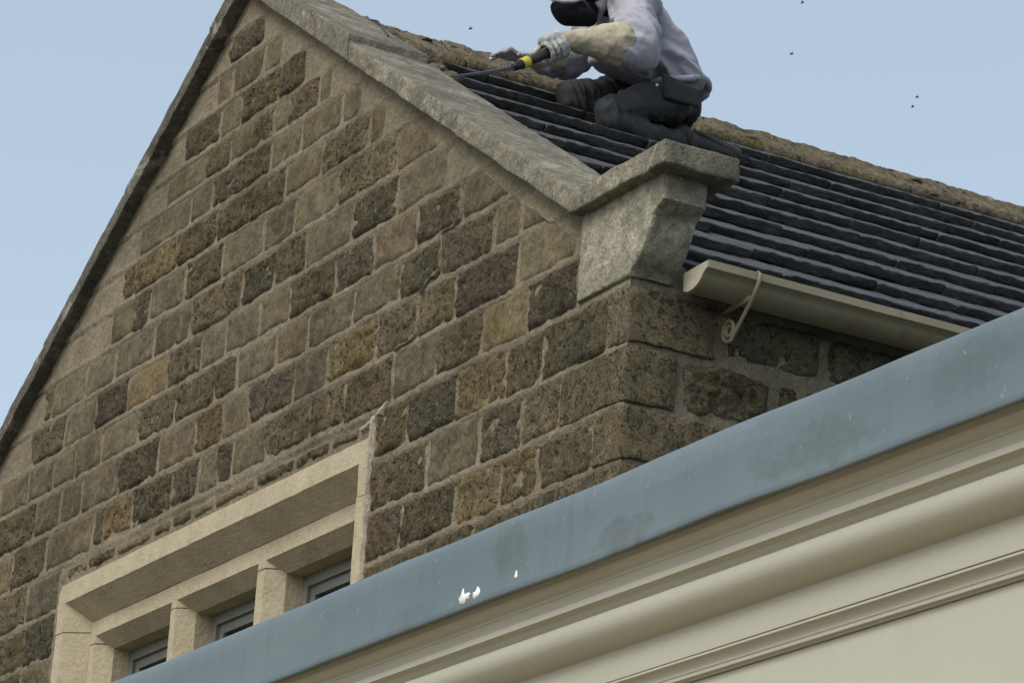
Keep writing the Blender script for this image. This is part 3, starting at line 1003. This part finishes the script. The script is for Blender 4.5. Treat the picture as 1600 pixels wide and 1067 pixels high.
lumps('gutter_silt', it, M_RIDGE, roof)
mk('wire', *tube_data([(-3.50, 0.44, 2.795), (-3.36, 0.407, 2.73), (-3.125, 0.325, 2.585), (-2.919, 0.256, 2.452)], 0.005, 6), M_STEEL, roof)

# ---- gutter on scroll brackets ------------------------------------------------
GY0, GY1 = 0.212, 6.9
gp = [(0.085, 0.335), (0.085, 0.262), (0.105, 0.252), (0.135, 0.254), (0.165, 0.266), (0.190, 0.284), (0.208, 0.303), (0.224, 0.315), (0.236, 0.318), (0.236, 0.343), (0.252, 0.343), (0.252, 0.310), (0.238, 0.303), (0.222, 0.292), (0.204, 0.272), (0.178, 0.254), (0.144, 0.242), (0.104, 0.240), (0.073, 0.252), (0.073, 0.335)]
gq = [np.array(p) for p in gp[11:19]]
fine = []
for a_ in range(len(gq) - 1):
    p = [gq[max(0, min(len(gq) - 1, a_ + q))] for q in (-1, 0, 1, 2)]
    for f_ in (0, .2, .4, .6, .8):
        fine.append(tuple(0.5 * (2 * p[1] + (p[2] - p[0]) * f_ + (2 * p[0] - 5 * p[1] + 4 * p[2] - p[3]) * f_ ** 2 + (3 * p[1] - p[0] - 3 * p[2] + p[3]) * f_ ** 3)))
gp = gp[:11] + fine + gp[18:]
gut = extrude('gutter', gp, 'y', GY0, GY1, M_GUTTER, house, 40, True, True, False, 0.003, 3, 4)
ecap = [(0.075, 0.332), (0.075, 0.254), (0.105, 0.243), (0.145, 0.245), (0.178, 0.257), (0.204, 0.275), (0.222, 0.295), (0.238, 0.306), (0.250, 0.312), (0.250, 0.340)]
extrude('end_cap', ecap, 'y', GY0 - 0.008, GY0 + 0.003, mat_paint('gutter_end_paint', (0.42, 0.4, 0.31), 0.6, 0.15, (0.2, 0.19, 0.15), 0.6, 0.3, 12), gut)
def bracket(y):
    P = [(0.245, y, 0.345), (0.262, y, 0.335), (0.255, y, 0.30), (0.20, y, 0.232), (0.13, y, 0.165), (0.075, y, 0.118)]
    cx, cz, r0 = 0.045, 0.150, 0.052
    for a in np.linspace(-0.35 * math.pi, -3.6 * math.pi, 34):
        f = (a + 0.35 * math.pi) / (-3.25 * math.pi)
        r = r0 * (1 - 0.72 * f)
        P.append((cx + r * math.cos(a), y, cz + r * math.sin(a)))
    b = mk('scroll_bracket', *tube_data(P, 0.0085, 8), M_GUTTER, gut, True)
    mk('bracket_arm', *tube_data([(-0.02, y, 0.232), (0.10, y, 0.246), (0.2, y, 0.248)], 0.012, 8), M_GUTTER, gut, True)
for yb in (0.452, 1.75, 3.05):
    bracket(yb)

# ================================================================= EXTENSION IN FRONT
ext = empty('rendered_extension', (5, -2.2, -ZG), 'cream rendered single-storey building with moulded cornice and blue-grey lead edge', 'building')
YC = -3.6
EX0, EX1 = -0.6, 11.0
ZT = -2.622
def ext_sweep(name, prof, mat, slices=60, amp=0.0, sc=2, seed=0, smooth=False, x0=EX0, x1=EX1):
    # prof = list of (inward distance from the lead face, height below the lead top)
    pp = [(YC + w, ZT - h) for (w, h) in prof]
    return extrude(name, pp, 'x', x0, x1, mat, ext, slices, True, True, smooth, amp, sc, seed)
def arc(c, r, a0, a1, n=8):
    return [(c[0] + r[0] * math.cos(math.radians(a)), c[1] + r[1] * math.sin(math.radians(a))) for a in np.linspace(a0, a1, n)]
# lead: over the roll, down the face, turned under at the drip
leadp = [(0.32, 0.045), (0.06, 0.012), (0.045, 0.004), (0.03, 0.0), (0.014, 0.004), (0.004, 0.014), (0.0, 0.03), (0.001, 0.06), (0.002, 0.09), (0.001, 0.12), (-0.001, 0.15), (-0.004, 0.164), (-0.002, 0.1665), (0.004, 0.166), (0.008, 0.155), (0.02, 0.058), (0.32, 0.058)]
lead = ext_sweep('lead_flashing', leadp, M_LEAD, 260, 0.0045, 2.2, 8, True)
# cornice: soffit, bead and fillet, cove, ovolo, plain band
corn = [(0.30, 0.061), (0.022, 0.061), (0.022, 0.160), (0.026, 0.170), (0.036, 0.180), (0.044, 0.185), (0.044, 0.191), (0.046, 0.192), (0.050, 0.2115), (0.045, 0.212), (0.045, 0.224), (0.049, 0.2245), (0.060, 0.229), (0.068, 0.240)]
tk = [(0.0, 0.0), (-0.006, 0.004), (-0.010, 0.010), (-0.0125, 0.020), (-0.0115, 0.031), (-0.006, 0.042), (0.005, 0.053), (0.019, 0.061), (0.036, 0.066)]
tt = np.linspace(0, len(tk) - 1, 45)[1:]
def cr(k_, t):
    i_ = min(int(t), len(tk) - 2); f_ = t - i_
    p = [np.array(tk[max(0, min(len(tk) - 1, i_ + q))]) for q in (-1, 0, 1, 2)]
    return 0.5 * (2 * p[1] + (p[2] - p[0]) * f_ + (2 * p[0] - 5 * p[1] + 4 * p[2] - p[3]) * f_ ** 2 + (3 * p[1] - p[0] - 3 * p[2] + p[3]) * f_ ** 3)
corn += [(0.068 + float(cr(0, t)[0]), 0.240 + float(cr(0, t)[1])) for t in tt]
corn += [(0.1045, 0.3065), (0.1045, 0.364), (0.110, 0.365), (0.30, 0.365)]
ext_sweep('cornice', corn, M_CREAM, 40, 0.0010, 1.5, 3)
low = [(0.30, 0.3655), (0.106, 0.3655), (0.106, 0.370)] + [(0.106 + 0.016 * math.sin(t), 0.370 + 0.018 * (1 - math.cos(t))) for t in np.linspace(0, math.pi / 2, 8)[1:]] + [(0.124, 0.390), (0.124, 0.396), (0.132, 0.397), (0.133, 0.400), (0.30, 0.400)]
ext_sweep('cornice_moulding', low, M_CREAM, 40, 0.001, 1.5, 5)
rbox('wall', EX0 + 0.02, EX1 - 0.02, YC + 0.138, -0.75, -ZG, ZT - 0.4005, M_CREAM, ext, (4, 2, 3), 0.004)
rbox('flat_roof', EX0 + 0.02, EX1 - 0.02, YC + 0.32, -0.7, ZT - 0.33, ZT - 0.05, M_LEAD, ext, (2, 2, 1), 0.004)

# bird droppings on the lead
def splat(poly, seed):
    V, Fc = [], []
    n = len(poly)
    cx = sum(p[0] for p in poly) / n; cz = sum(p[1] for p in poly) / n
    dy = 0.0045 * float(fbm(np.array([[cx, YC, cz]]), 2.2, 3, 21)[0])
    for (x, z) in poly: V.append((x, YC + dy + 0.001, z))
    for (x, z) in poly: V.append((cx + (x - cx) * 0.9, YC + dy - 0.0018, cz + (z - cz) * 0.9))
    V.append((cx, YC + dy - 0.0022, cz))
    for i in range(n):
        j = (i + 1) % n
        Fc.append((i, j, n + j, n + i))
        Fc.append((n + i, n + j, 2 * n))
    return recalc(mk('white_splash', V, Fc, M_WHITE, None, True))
d1 = splat([(5.4282, -2.7409), (5.434, -2.7526), (5.4457, -2.7563), (5.4509, -2.7538), (5.4641, -2.7585), (5.4574, -2.7607), (5.4585, -2.7686), (5.4456, -2.7662), (5.44, -2.7763), (5.4184, -2.7722), (5.4127, -2.7612), (5.4216, -2.7545)], 1)
tag(d1, 'larger ragged white splash on blue-grey lead, leftmost of the three', 'white splash', 'white splashes on the lead edge')
d2 = splat([(5.4905, -2.7489), (5.5017, -2.7602), (5.4975, -2.7706), (5.4878, -2.7701), (5.4817, -2.7759), (5.4724, -2.7685), (5.4724, -2.7587), (5.4834, -2.758)], 2)
tag(d2, 'white oval splash on the lead, just right of the largest splash', 'white splash', 'white splashes on the lead edge')
d3 = splat([(5.6428, -2.7464), (5.6477, -2.7584), (5.647, -2.7638), (5.6402, -2.7625), (5.6356, -2.7574), (5.6411, -2.7544)], 3)
tag(d3, 'tiny white teardrop splash on the lead, standing apart from the other two', 'white splash', 'white splashes on the lead edge')

# ================================================================= PERSON
M_SWEAT = mat_cloth('grey_sweatshirt', (0.37, 0.37, 0.43), 7, 0.07)
M_TROUS = mat_cloth('dark_work_trousers', (0.058, 0.062, 0.066), 14, 0.25)
M_POCKET = mat_cloth('grey_pocket_cloth', (0.055, 0.058, 0.06), 14, 0.15)
M_HOOD = mat_cloth('black_hood', (0.012, 0.012, 0.016), 14, 0.3)
M_GLOVE = mat_cloth('pale_glove', (0.40, 0.41, 0.40), 30, 0.25)
M_CUFF = mat_cloth('cream_leather_cuff', (0.42, 0.385, 0.29), 16, 0.18)
M_BOOT = mat_simple('black_boot', (0.02, 0.02, 0.024), 0.6)
M_SKIN = mat_simple('skin', (0.42, 0.26, 0.19), 0.6)

def P3(*a): return np.array(a, float)
J = dict(hipN=P3(-2.85, 1.893, 2.499), kneeN=P3(-2.83, 1.502, 2.304), ankN=P3(-2.9, 2.045, 2.325), toeN=P3(-2.92, 2.286, 2.32),
         hipF=P3(-3.22, 1.99, 2.66), kneeF=P3(-3.2, 1.48, 2.514), ankF=P3(-3.25, 2.025, 2.52), toeF=P3(-3.27, 2.25, 2.50),
         pelvis=P3(-3.03, 1.96, 2.60), waist=P3(-3.02, 1.89, 2.76), chest=P3(-3.03, 1.76, 2.97), collar=P3(-3.03, 1.63, 3.09), neck=P3(-3.03, 1.47, 3.06), head=P3(-3.03, 1.345, 3.075),
         shN=P3(-2.80, 1.60, 2.985), elN=P3(-2.66, 1.55, 2.66), wrN=P3(-2.75, 1.215, 2.625), fist=P3(-2.77, 1.113, 2.557),
         shF=P3(-3.26, 1.70, 3.07), elF=P3(-3.34, 1.56, 2.81), wrF=P3(-3.2, 1.286, 2.69), hF=P3(-3.18, 1.139, 2.665))
def ell(c, r):
    """ellipsoid, radii in metres"""
    bm = bmesh.new()
    bmesh.ops.create_icosphere(bm, subdivisions=2, radius=1.0)
    P = np.array([v.co[:] for v in bm.verts]) * (np.array(r) / K) + np.array(c)
    Fq = [tuple(v.index for v in f.verts) for f in bm.faces]
    bm.free()
    return [tuple(p) for p in P], Fq
def chain(ac, keys, step=0.02):
    """string of overlapping ellipsoids between (point, radii) keys"""
    for (a, ra), (b, rb) in zip(keys[:-1], keys[1:]):
        a, b = np.array(a), np.array(b)
        ra = np.array(ra if hasattr(ra, '__len__') else (ra,) * 3)
        rb = np.array(rb if hasattr(rb, '__len__') else (rb,) * 3)
        n = max(2, int(np.linalg.norm(b - a) * K / step))
        for i in range(n + 1):
            t = i / n
            add(ac, *ell(a + (b - a) * t, ra + (rb - ra) * t))
def blob(name, ac, mat, parent, voxel=0.012, smooth=8, fold=None, label=None):
    """fuse the pieces into one continuous skin, relax it, then add cloth folds along the normals"""
    o = mk(name, *ac, mat, parent, True)
    md = o.modifiers.new('remesh', 'REMESH')
    md.mode = 'VOXEL'
    md.voxel_size = voxel
    md.use_smooth_shade = True
    if smooth:
        ms = o.modifiers.new('relax', 'SMOOTH')
        ms.factor = 0.5
        ms.iterations = smooth
    dg = bpy.context.evaluated_depsgraph_get()
    ev = o.evaluated_get(dg)
    me = bpy.data.meshes.new_from_object(ev)
    o.modifiers.clear()
    o.data = me
    if not me.materials:
        me.materials.append(mat)
    if fold:
        amp, sc, st = fold
        n = len(me.vertices)
        co = np.empty(n * 3); me.vertices.foreach_get('co', co); co = co.reshape(-1, 3)
        no = np.empty(n * 3); me.vertices.foreach_get('normal', no); no = no.reshape(-1, 3)
        pw = co + np.array(o.location)
        if st == 'drape':      # long folds running back and down from the armpits to the hem
            al = pw[:, 1] * 0.82 - pw[:, 2] * 0.57
            pe = pw[:, 1] * 0.57 + pw[:, 2] * 0.82
            q = np.stack([pw[:, 0] * 0.55, al * 0.22, pe * 1.0], -1)
        elif st == 'legs':     # creases across the thigh and behind the knee
            q = np.stack([pw[:, 0] * 0.7, pw[:, 1] * 1.0 + pw[:, 2] * 0.5, pw[:, 2] * 0.35], -1)
        else:
            q = pw * np.array(st)
        wv = fbm(q + 1.5 * fbm(q, sc * 0.4, 2, 91)[:, None] / sc, sc, 3, 33)
        ridge = np.clip(1 - np.abs(wv) * 2.4, 0, 1) ** 1.6
        co = co + no * (amp * (ridge - 0.42) * 1.7)[:, None]
        me.vertices.foreach_set('co', co.ravel())
        me.update()
    me.polygons.foreach_set('use_smooth', [True] * len(me.polygons))
    return o

# body: one continuous figure
ac = ([], [])
chain(ac, [(J['pelvis'], (.15, .10, .09)), (J['waist'], (.13, .09, .09)), (J['chest'] + P3(0, .01, -.02), (.14, .09, .09)), (J['collar'] + P3(0, 0, -.03), (.09, .05, .04)), (J['neck'] + P3(0, .03, .02), .045), (J['head'] + P3(0, .05, -.02), .06)])
add(ac, *ell(J['head'] + P3(0, .01, .02), (.070, .086, .105)))
add(ac, *ell(J['head'] + P3(0, -.085, -.02), (.013, .016, .02)))       # nose
add(ac, *ell(J['head'] + P3(0, -.05, -.10), (.036, .034, .032)))        # jaw
for s in (-1, 1):
    add(ac, *ell(J['head'] + P3(s * .088, .01, .0), (.01, .018, .03)))   # ears
    add(ac, *ell(J['head'] + P3(s * .04, -.085, .015), (.014, .01, .009)))  # brow and eye
for q in 'NF':
    chain(ac, [(J['hip' + q], .050), (J['hip' + q] * .5 + J['knee' + q] * .5 + P3(0, 0, .04), .040), (J['knee' + q] + P3(0, .02, .025), .030), (J['knee' + q] * .45 + J['ank' + q] * .55 + P3(0, 0, -.022), .026), (J['ank' + q] + P3(0, -.03, -.004), .024), (J['toe' + q], .018)])
    chain(ac, [(J['sh' + q] + P3(0, .02, -.05), .036), (J['el' + q], .034), (J['wr' + q], .026)])
chain(ac, [(J['wrN'], .026), (J['fist'], .03)])
chain(ac, [(J['wrF'], .026), (J['hF'], .028)])
person = blob('person', ac, M_SKIN, None, 0.012, 4)
tag(person, 'person in grey sweatshirt, dark trousers and long gloves kneeling on the slates', 'person')

# sweatshirt: baggy, leaning forward, hem riding over the hips
ac = ([], [])
chain(ac, [(P3(-3.02, 1.985, 2.655), (.195, .150, .050)), (P3(-3.02, 1.935, 2.735), (.200, .166, .06)), (P3(-3.02, 1.865, 2.83), (.19, .155, .07)), (P3(-3.03, 1.775, 2.96), (.195, .138, .085)), (P3(-3.03, 1.69, 3.07), (.185, .115, .08)), (P3(-3.03, 1.60, 3.12), (.115, .085, .05)), (P3(-3.03, 1.535, 3.04), (.115, .06, .06))])
# belly cloth hanging forward
chain(ac, [(P3(-3.0, 1.74, 2.84), (.14, .09, .06)), (P3(-2.98, 1.58, 2.745), (.11, .055, .06)), (P3(-2.98, 1.50, 2.70), (.09, .035, .045)), (P3(-2.98, 1.60, 2.675), (.12, .05, .035)), (P3(-3.0, 1.80, 2.69), (.15, .08, .05))])
chain(ac, [(J['shN'] + P3(-.06, .04, .02), .098), (J['shN'] + P3(.04, 0, -.14), .092), (J['elN'] + P3(0, .0, .01), .080)], 0.015)
chain(ac, [(J['elN'], .080), (J['elN'] * .62 + J['wrN'] * .38, .060)], 0.015)
chain(ac, [(J['elN'] + P3(0.0, 0.04, -.03), .062), (J['elN'] + P3(0, -.06, -.05), .05)], 0.015)     # slack under the elbow
chain(ac, [(J['shF'], .088), (J['elF'], .070), (J['elF'] * .35 + J['wrF'] * .65, .052), (J['elF'] * .15 + J['wrF'] * .85, .046)], 0.015)
sw = blob('sweatshirt', ac, M_SWEAT, person, 0.008, 6, (0.021, 9.5, 'drape'))
# ribbed hem
ring = []
for a in np.linspace(0, 2 * math.pi, 40):
    ring.append((-3.02 + .232 * math.cos(a), 1.985 + .186 * math.sin(a), 2.628 + 0.035 * math.sin(a * 1.0 + 0.4) + 0.008 * math.sin(a * 5)))
V, Fc = tube_data(ring, 0.020, 8)
mk('hem', V, Fc, M_SWEAT, sw, True)

# trousers
ac = ([], [])
chain(ac, [(J['pelvis'] + P3(0, .01, -.04), (.18, .130, .09)), (J['pelvis'] + P3(0, .05, -.09), (.165, .10, .06))])
for q in 'NF':
    chain(ac, [(J['hip' + q] + P3(0, 0, .0), .088), (J['hip' + q] * .5 + J['knee' + q] * .5 + P3(0, 0, .045), .070), (J['knee' + q] + P3(0, .0, .04), .056)], 0.015)
    chain(ac, [(J['knee' + q] + P3(0, .01, .0), .054), (J['knee' + q] * .45 + J['ank' + q] * .55 + P3(0, 0, -.022), .047), (J['ank' + q] + P3(0, -.04, -.005), .044), (J['ank' + q] + P3(0, -.01, -.002), .050)], 0.015)
tr = blob('trousers', ac, M_TROUS, person, 0.0075, 4, (0.008, 13.0, 'legs'))
# holster pocket flap on the near hip, with a stud
cs = [(x, y, z) for x in (-2.745, -2.722) for (y) in (1.74, 1.96) for z in (2.455, 2.545)]
cs = [(c[0] + (0.02 if c[2] > 2.5 else 0), c[1] + (0.03 if c[2] < 2.5 else 0), c[2] + (0.035 if c[1] < 1.8 and c[2] > 2.5 else 0)) for c in cs]
V, Fc = rough_box(cs, (2, 6, 4), 0.012, 0.008, 12, 5)
recalc(mk('pocket', V, Fc, M_POCKET, tr, True))
V, Fc = ell((-2.69, 1.70, 2.49), (.006, .006, .006))
mk('stud', V, Fc, M_WHITE, tr, True)

# boots
for q in 'NF':
    a, t = J['ank' + q], J['toe' + q]
    ac = ([], [])
    chain(ac, [(a + P3(0, -.06, .03), .050), (a, (.048, .05, .048)), (t, (.045, .055, .036))], 0.015)
    bt = blob('boot', ac, M_BOOT, person, 0.009, 4)
    ac = ([], [])
    chain(ac, [(a + P3(0.0, .03, .055), (.042, .05, .012)), (t + P3(0, .055, .02), (.042, .02, .035))], 0.015)
    blob('sole', ac, mat_simple('boot_sole', (0.055, 0.055, 0.056), 0.8), bt, 0.007, 2)

# hood, face mask and visor
ac = ([], [])
chain(ac, [(J['head'] + P3(0, .005, .03), (.090, .110, .122)), (J['neck'] + P3(0, .02, .0), (.085, .08, .075)), (J['neck'] + P3(0, .09, -.02), (.095, .065, .06))])
chain(ac, [(J['head'] + P3(0, -.025, -.13), (.062, .055, .055)), (J['head'] + P3(0, .005, -.175), (.058, .045, .045)), (J['neck'] + P3(0, -.02, -.13), (.055, .05, .05))])
hd = blob('hood', ac, M_HOOD, person, 0.009, 5, (0.005, 10.0, (1, 1, 1)))
ac = ([], [])
chain(ac, [(J['head'] + P3(.0, -.11, -.01), (.078, .022, .02)), (J['head'] + P3(.0, -.22, -.035), (.055, .03, .010))], 0.012)
blob('peak', ac, M_HOOD, hd, 0.007, 3)
mk('visor_edge', *tube_data([(-2.95, 1.17, 2.925), (-2.925, 1.246, 2.918), (-2.91, 1.303, 2.93), (-2.905, 1.36, 2.96)], 0.009, 8), mat_simple('visor_plastic', (0.45, 0.45, 0.5), 0.3), hd, True)

mk('strap', *tube_data([(-2.905, 1.32, 2.965), (-2.90, 1.371, 2.935), (-2.92, 1.43, 2.90)], 0.007, 8), M_POCKET, hd, True)
# gloves: palm, four curled fingers of unequal length, thumb at the side, gauntlet cuff
def frame_of(a, b, up):
    f = (b - a) / np.linalg.norm(b - a)
    s = np.cross(f, up); s /= np.linalg.norm(s)
    return f, s, np.cross(s, f)
# near hand closed round the tool handle
TA, TB = P3(-2.75, 0.93, 2.420), P3(-2.775, 1.235, 2.632)      # handle axis, ferrule to butt
hf = (TB - TA) / np.linalg.norm(TB - TA)
hs = np.cross(hf, P3(0, 0, 1)); hs /= np.linalg.norm(hs)        # sideways
hu = np.cross(hs, hf)
cen = TA + hf * 0.245
ac = ([], [])
chain(ac, [(J['wrN'] + P3(0.0, .0, 0.01), .034), (cen + hu * .055 + hf * .055, (.032, .034, .028)), (cen + hu * .058 - hf * .03, (.034, .036, .022))], 0.01)
for i, (off, ln) in enumerate(((-.062, .95), (-.024, 1.05), (.014, 1.0), (.048, .85))):
    base = cen + hf * off
    pts = []
    for a in np.linspace(80, -150 * ln, 8):
        r = 0.050
        sgn = 1 if hs[0] > 0 else -1
        pts.append(base + sgn * hs * r * math.cos(math.radians(a)) + hu * r * math.sin(math.radians(a)))
    for k_ in range(len(pts) - 1):
        chain(ac, [(pts[k_], .0125 - .0004 * k_), (pts[k_ + 1], .0125 - .0004 * (k_ + 1))], 0.008)
tp = [cen + hu * .045 + hf * .03, cen + hu * .05 - hf * .05 - hs * .03, cen + hu * .025 - hf * .095 - hs * .045]
chain(ac, [(tp[0], .017), (tp[1], .015), (tp[2], .012)], 0.008)
g1 = blob('glove', ac, M_GLOVE, person, 0.0048, 3, (0.0015, 30.0, (1, 1, 1)))
ac = ([], [])
cu = J['elN'] * .72 + J['wrN'] * .28
chain(ac, [(J['wrN'] + P3(0, -.005, .005), .044), (J['wrN'] * .6 + cu * .4, .058), (J['wrN'] * .15 + cu * .85, .086), (cu + P3(0, .0, 0.0), .093)], 0.008)
blob('cuff', ac, M_CUFF, g1, 0.006, 3, (0.0035, 14.0, (1, 1, 1)))
# far hand flat on the ridge
ac = ([], [])
chain(ac, [(J['wrF'], .036), (J['hF'] + P3(0, .06, .015), (.042, .034, .022)), (J['hF'] + P3(0, -.01, .0), (.042, .03, .018))], 0.01)
for i, (dx, ln) in enumerate(((-.045, .085), (-.015, .10), (.016, .095), (.044, .075))):
    b0 = J['hF'] + P3(dx, -.03, .0)
    chain(ac, [(b0, .0125), (b0 + P3(dx * .25, -ln * .6, .008), .0118), (b0 + P3(dx * .35, -ln * 1.05, -.022), .0105)], 0.008)
chain(ac, [(J['hF'] + P3(.045, .05, -.005), .016), (J['hF'] + P3(.085, .0, -.02), .014), (J['hF'] + P3(.095, -.04, -.03), .011)], 0.008)
g2 = blob('glove', ac, M_GLOVE, person, 0.0048, 3, (0.0015, 30.0, (1, 1, 1)))
ac = ([], [])
fu = J['elF'] * .45 + J['wrF'] * .55
chain(ac, [(J['wrF'] + P3(0, -.02, 0), .042), (J['wrF'] * .5 + fu * .5, .052), (fu, .058)], 0.008)
blob('cuff', ac, M_CUFF, g2, 0.007, 3, (0.004, 12.0, (1, 1, 1)))

# ---- long-handled scraper held in the near hand ------------------------------
tool = empty('scraping_tool', (-2.6, 0.461, 2.18), 'dark hooked scraping tool with yellow ferrule held in gloved hand', 'hand tool')
M_HANDLE = mat_simple('dark_handle', (0.035, 0.028, 0.028), 0.55)
M_YEL = mat_simple('yellow_band', (0.55, 0.5, 0.06), 0.5)
def seg(a, b, r0, r1, nm, mat, n=8, seg_=12):
    P = [a + (b - a) * i / n for i in range(n + 1)]
    return mk(nm, *tube_data(P, list(np.linspace(r0, r1, n + 1)), seg_), mat, tool, True)
seg(TA + hf * .045, TB + hf * .02, .024, .031, 'handle', M_HANDLE)
seg(TB + hf * .0, TB + hf * .035, .033, .030, 'butt', M_IRON, 3)
seg(TA + hf * .005, TA + hf * .052, .0285, .029, 'ferrule', M_YEL, 3)
seg(TA - hf * .055, TA + hf * .01, .019, .026, 'socket', M_IRON, 4)
tip = P3(-2.6, 0.455, 2.176)
bend = TA - hf * .05
ctl = P3(-2.72, 0.80, 2.335)
bl = [bend * (1 - t) ** 2 + ctl * 2 * t * (1 - t) + tip * t ** 2 for t in np.linspace(0, 1, 16)]
V, Fc = [], []
for i, p in enumerate(bl):
    t = i / 15
    w, th = 0.014 + 0.012 * t, 0.010 * (1 - 0.8 * t) + 0.002
    for (du, dv) in ((-w, -th), (w, -th), (w, th), (-w, th)):
        V.append(tuple(p + P3(du * 0.8, 0, dv - du * .3)))
for i in range(15):
    for k_ in range(4):
        Fc.append((i * 4 + k_, i * 4 + (k_ + 1) % 4, (i + 1) * 4 + (k_ + 1) % 4, (i + 1) * 4 + k_))
Fc += [(0, 1, 2, 3), (60, 61, 62, 63)]
recalc(mk('blade', V, Fc, M_STEEL, tool))

# ================================================================= INSECTS IN THE AIR
M_BEE = mat_simple('insect_body', (0.02, 0.018, 0.016), 0.7)
M_WING = mat_simple('insect_wing', (0.25, 0.25, 0.26), 0.5)
def insect(c, s, rz, label):
    c = np.array(c)
    o = empty('flying_insect', tuple(c - P3(0, 0, .006)), label, 'insect', 'insects in the air above the roof')
    ac = ([], [])
    ca, sa = math.cos(rz), math.sin(rz)
    d = P3(ca, sa, 0.25)
    for t, r in ((-1.0, .55), (-0.3, .7), (0.4, .6), (1.0, .45)):
        add(ac, *ell(c + d * t * s * .009, (s * .0065 * r,) * 3))
    mk('body', *ac, M_BEE, o, True)
    for q in (-1, 1):
        nrm = P3(-sa, ca, 0.0) * q
        a = c + P3(0, 0, .004 * s)
        V = [a, a + nrm * .008 * s + d * .004 * s + P3(0, 0, .004 * s), a + nrm * .015 * s + P3(0, 0, .006 * s), a + nrm * .010 * s - d * .006 * s + P3(0, 0, .004 * s)]
        V = [tuple(v) for v in V] + [tuple(v - P3(0, 0, .0008)) for v in V]
        mk('wing', V, [(0, 1, 2, 3), (7, 6, 5, 4), (0, 4, 5, 1), (1, 5, 6, 2), (2, 6, 7, 3), (3, 7, 4, 0)], M_WING, o)
insect((-2.2, 0.34, 2.26), 0.75, 1.2, 'dark speck of an insect between the gable top and the gloved hands')
insect((-1.0, 1.45, 2.275), 0.7, 0.6, 'dark speck of an insect at the very top of the sky')
insect((-1.0, 1.40, 2.0), 0.75, 1.5, 'dark speck of an insect alone, level with the person\'s back')
insect((0.0, 1.40, 1.45), 0.65, 1.3, 'upper dark speck of the close pair of insects over the ridge')
insect((-0.6, 1.81, 1.71), 0.65, 0.4, 'lower dark speck of the close pair of insects over the ridge')
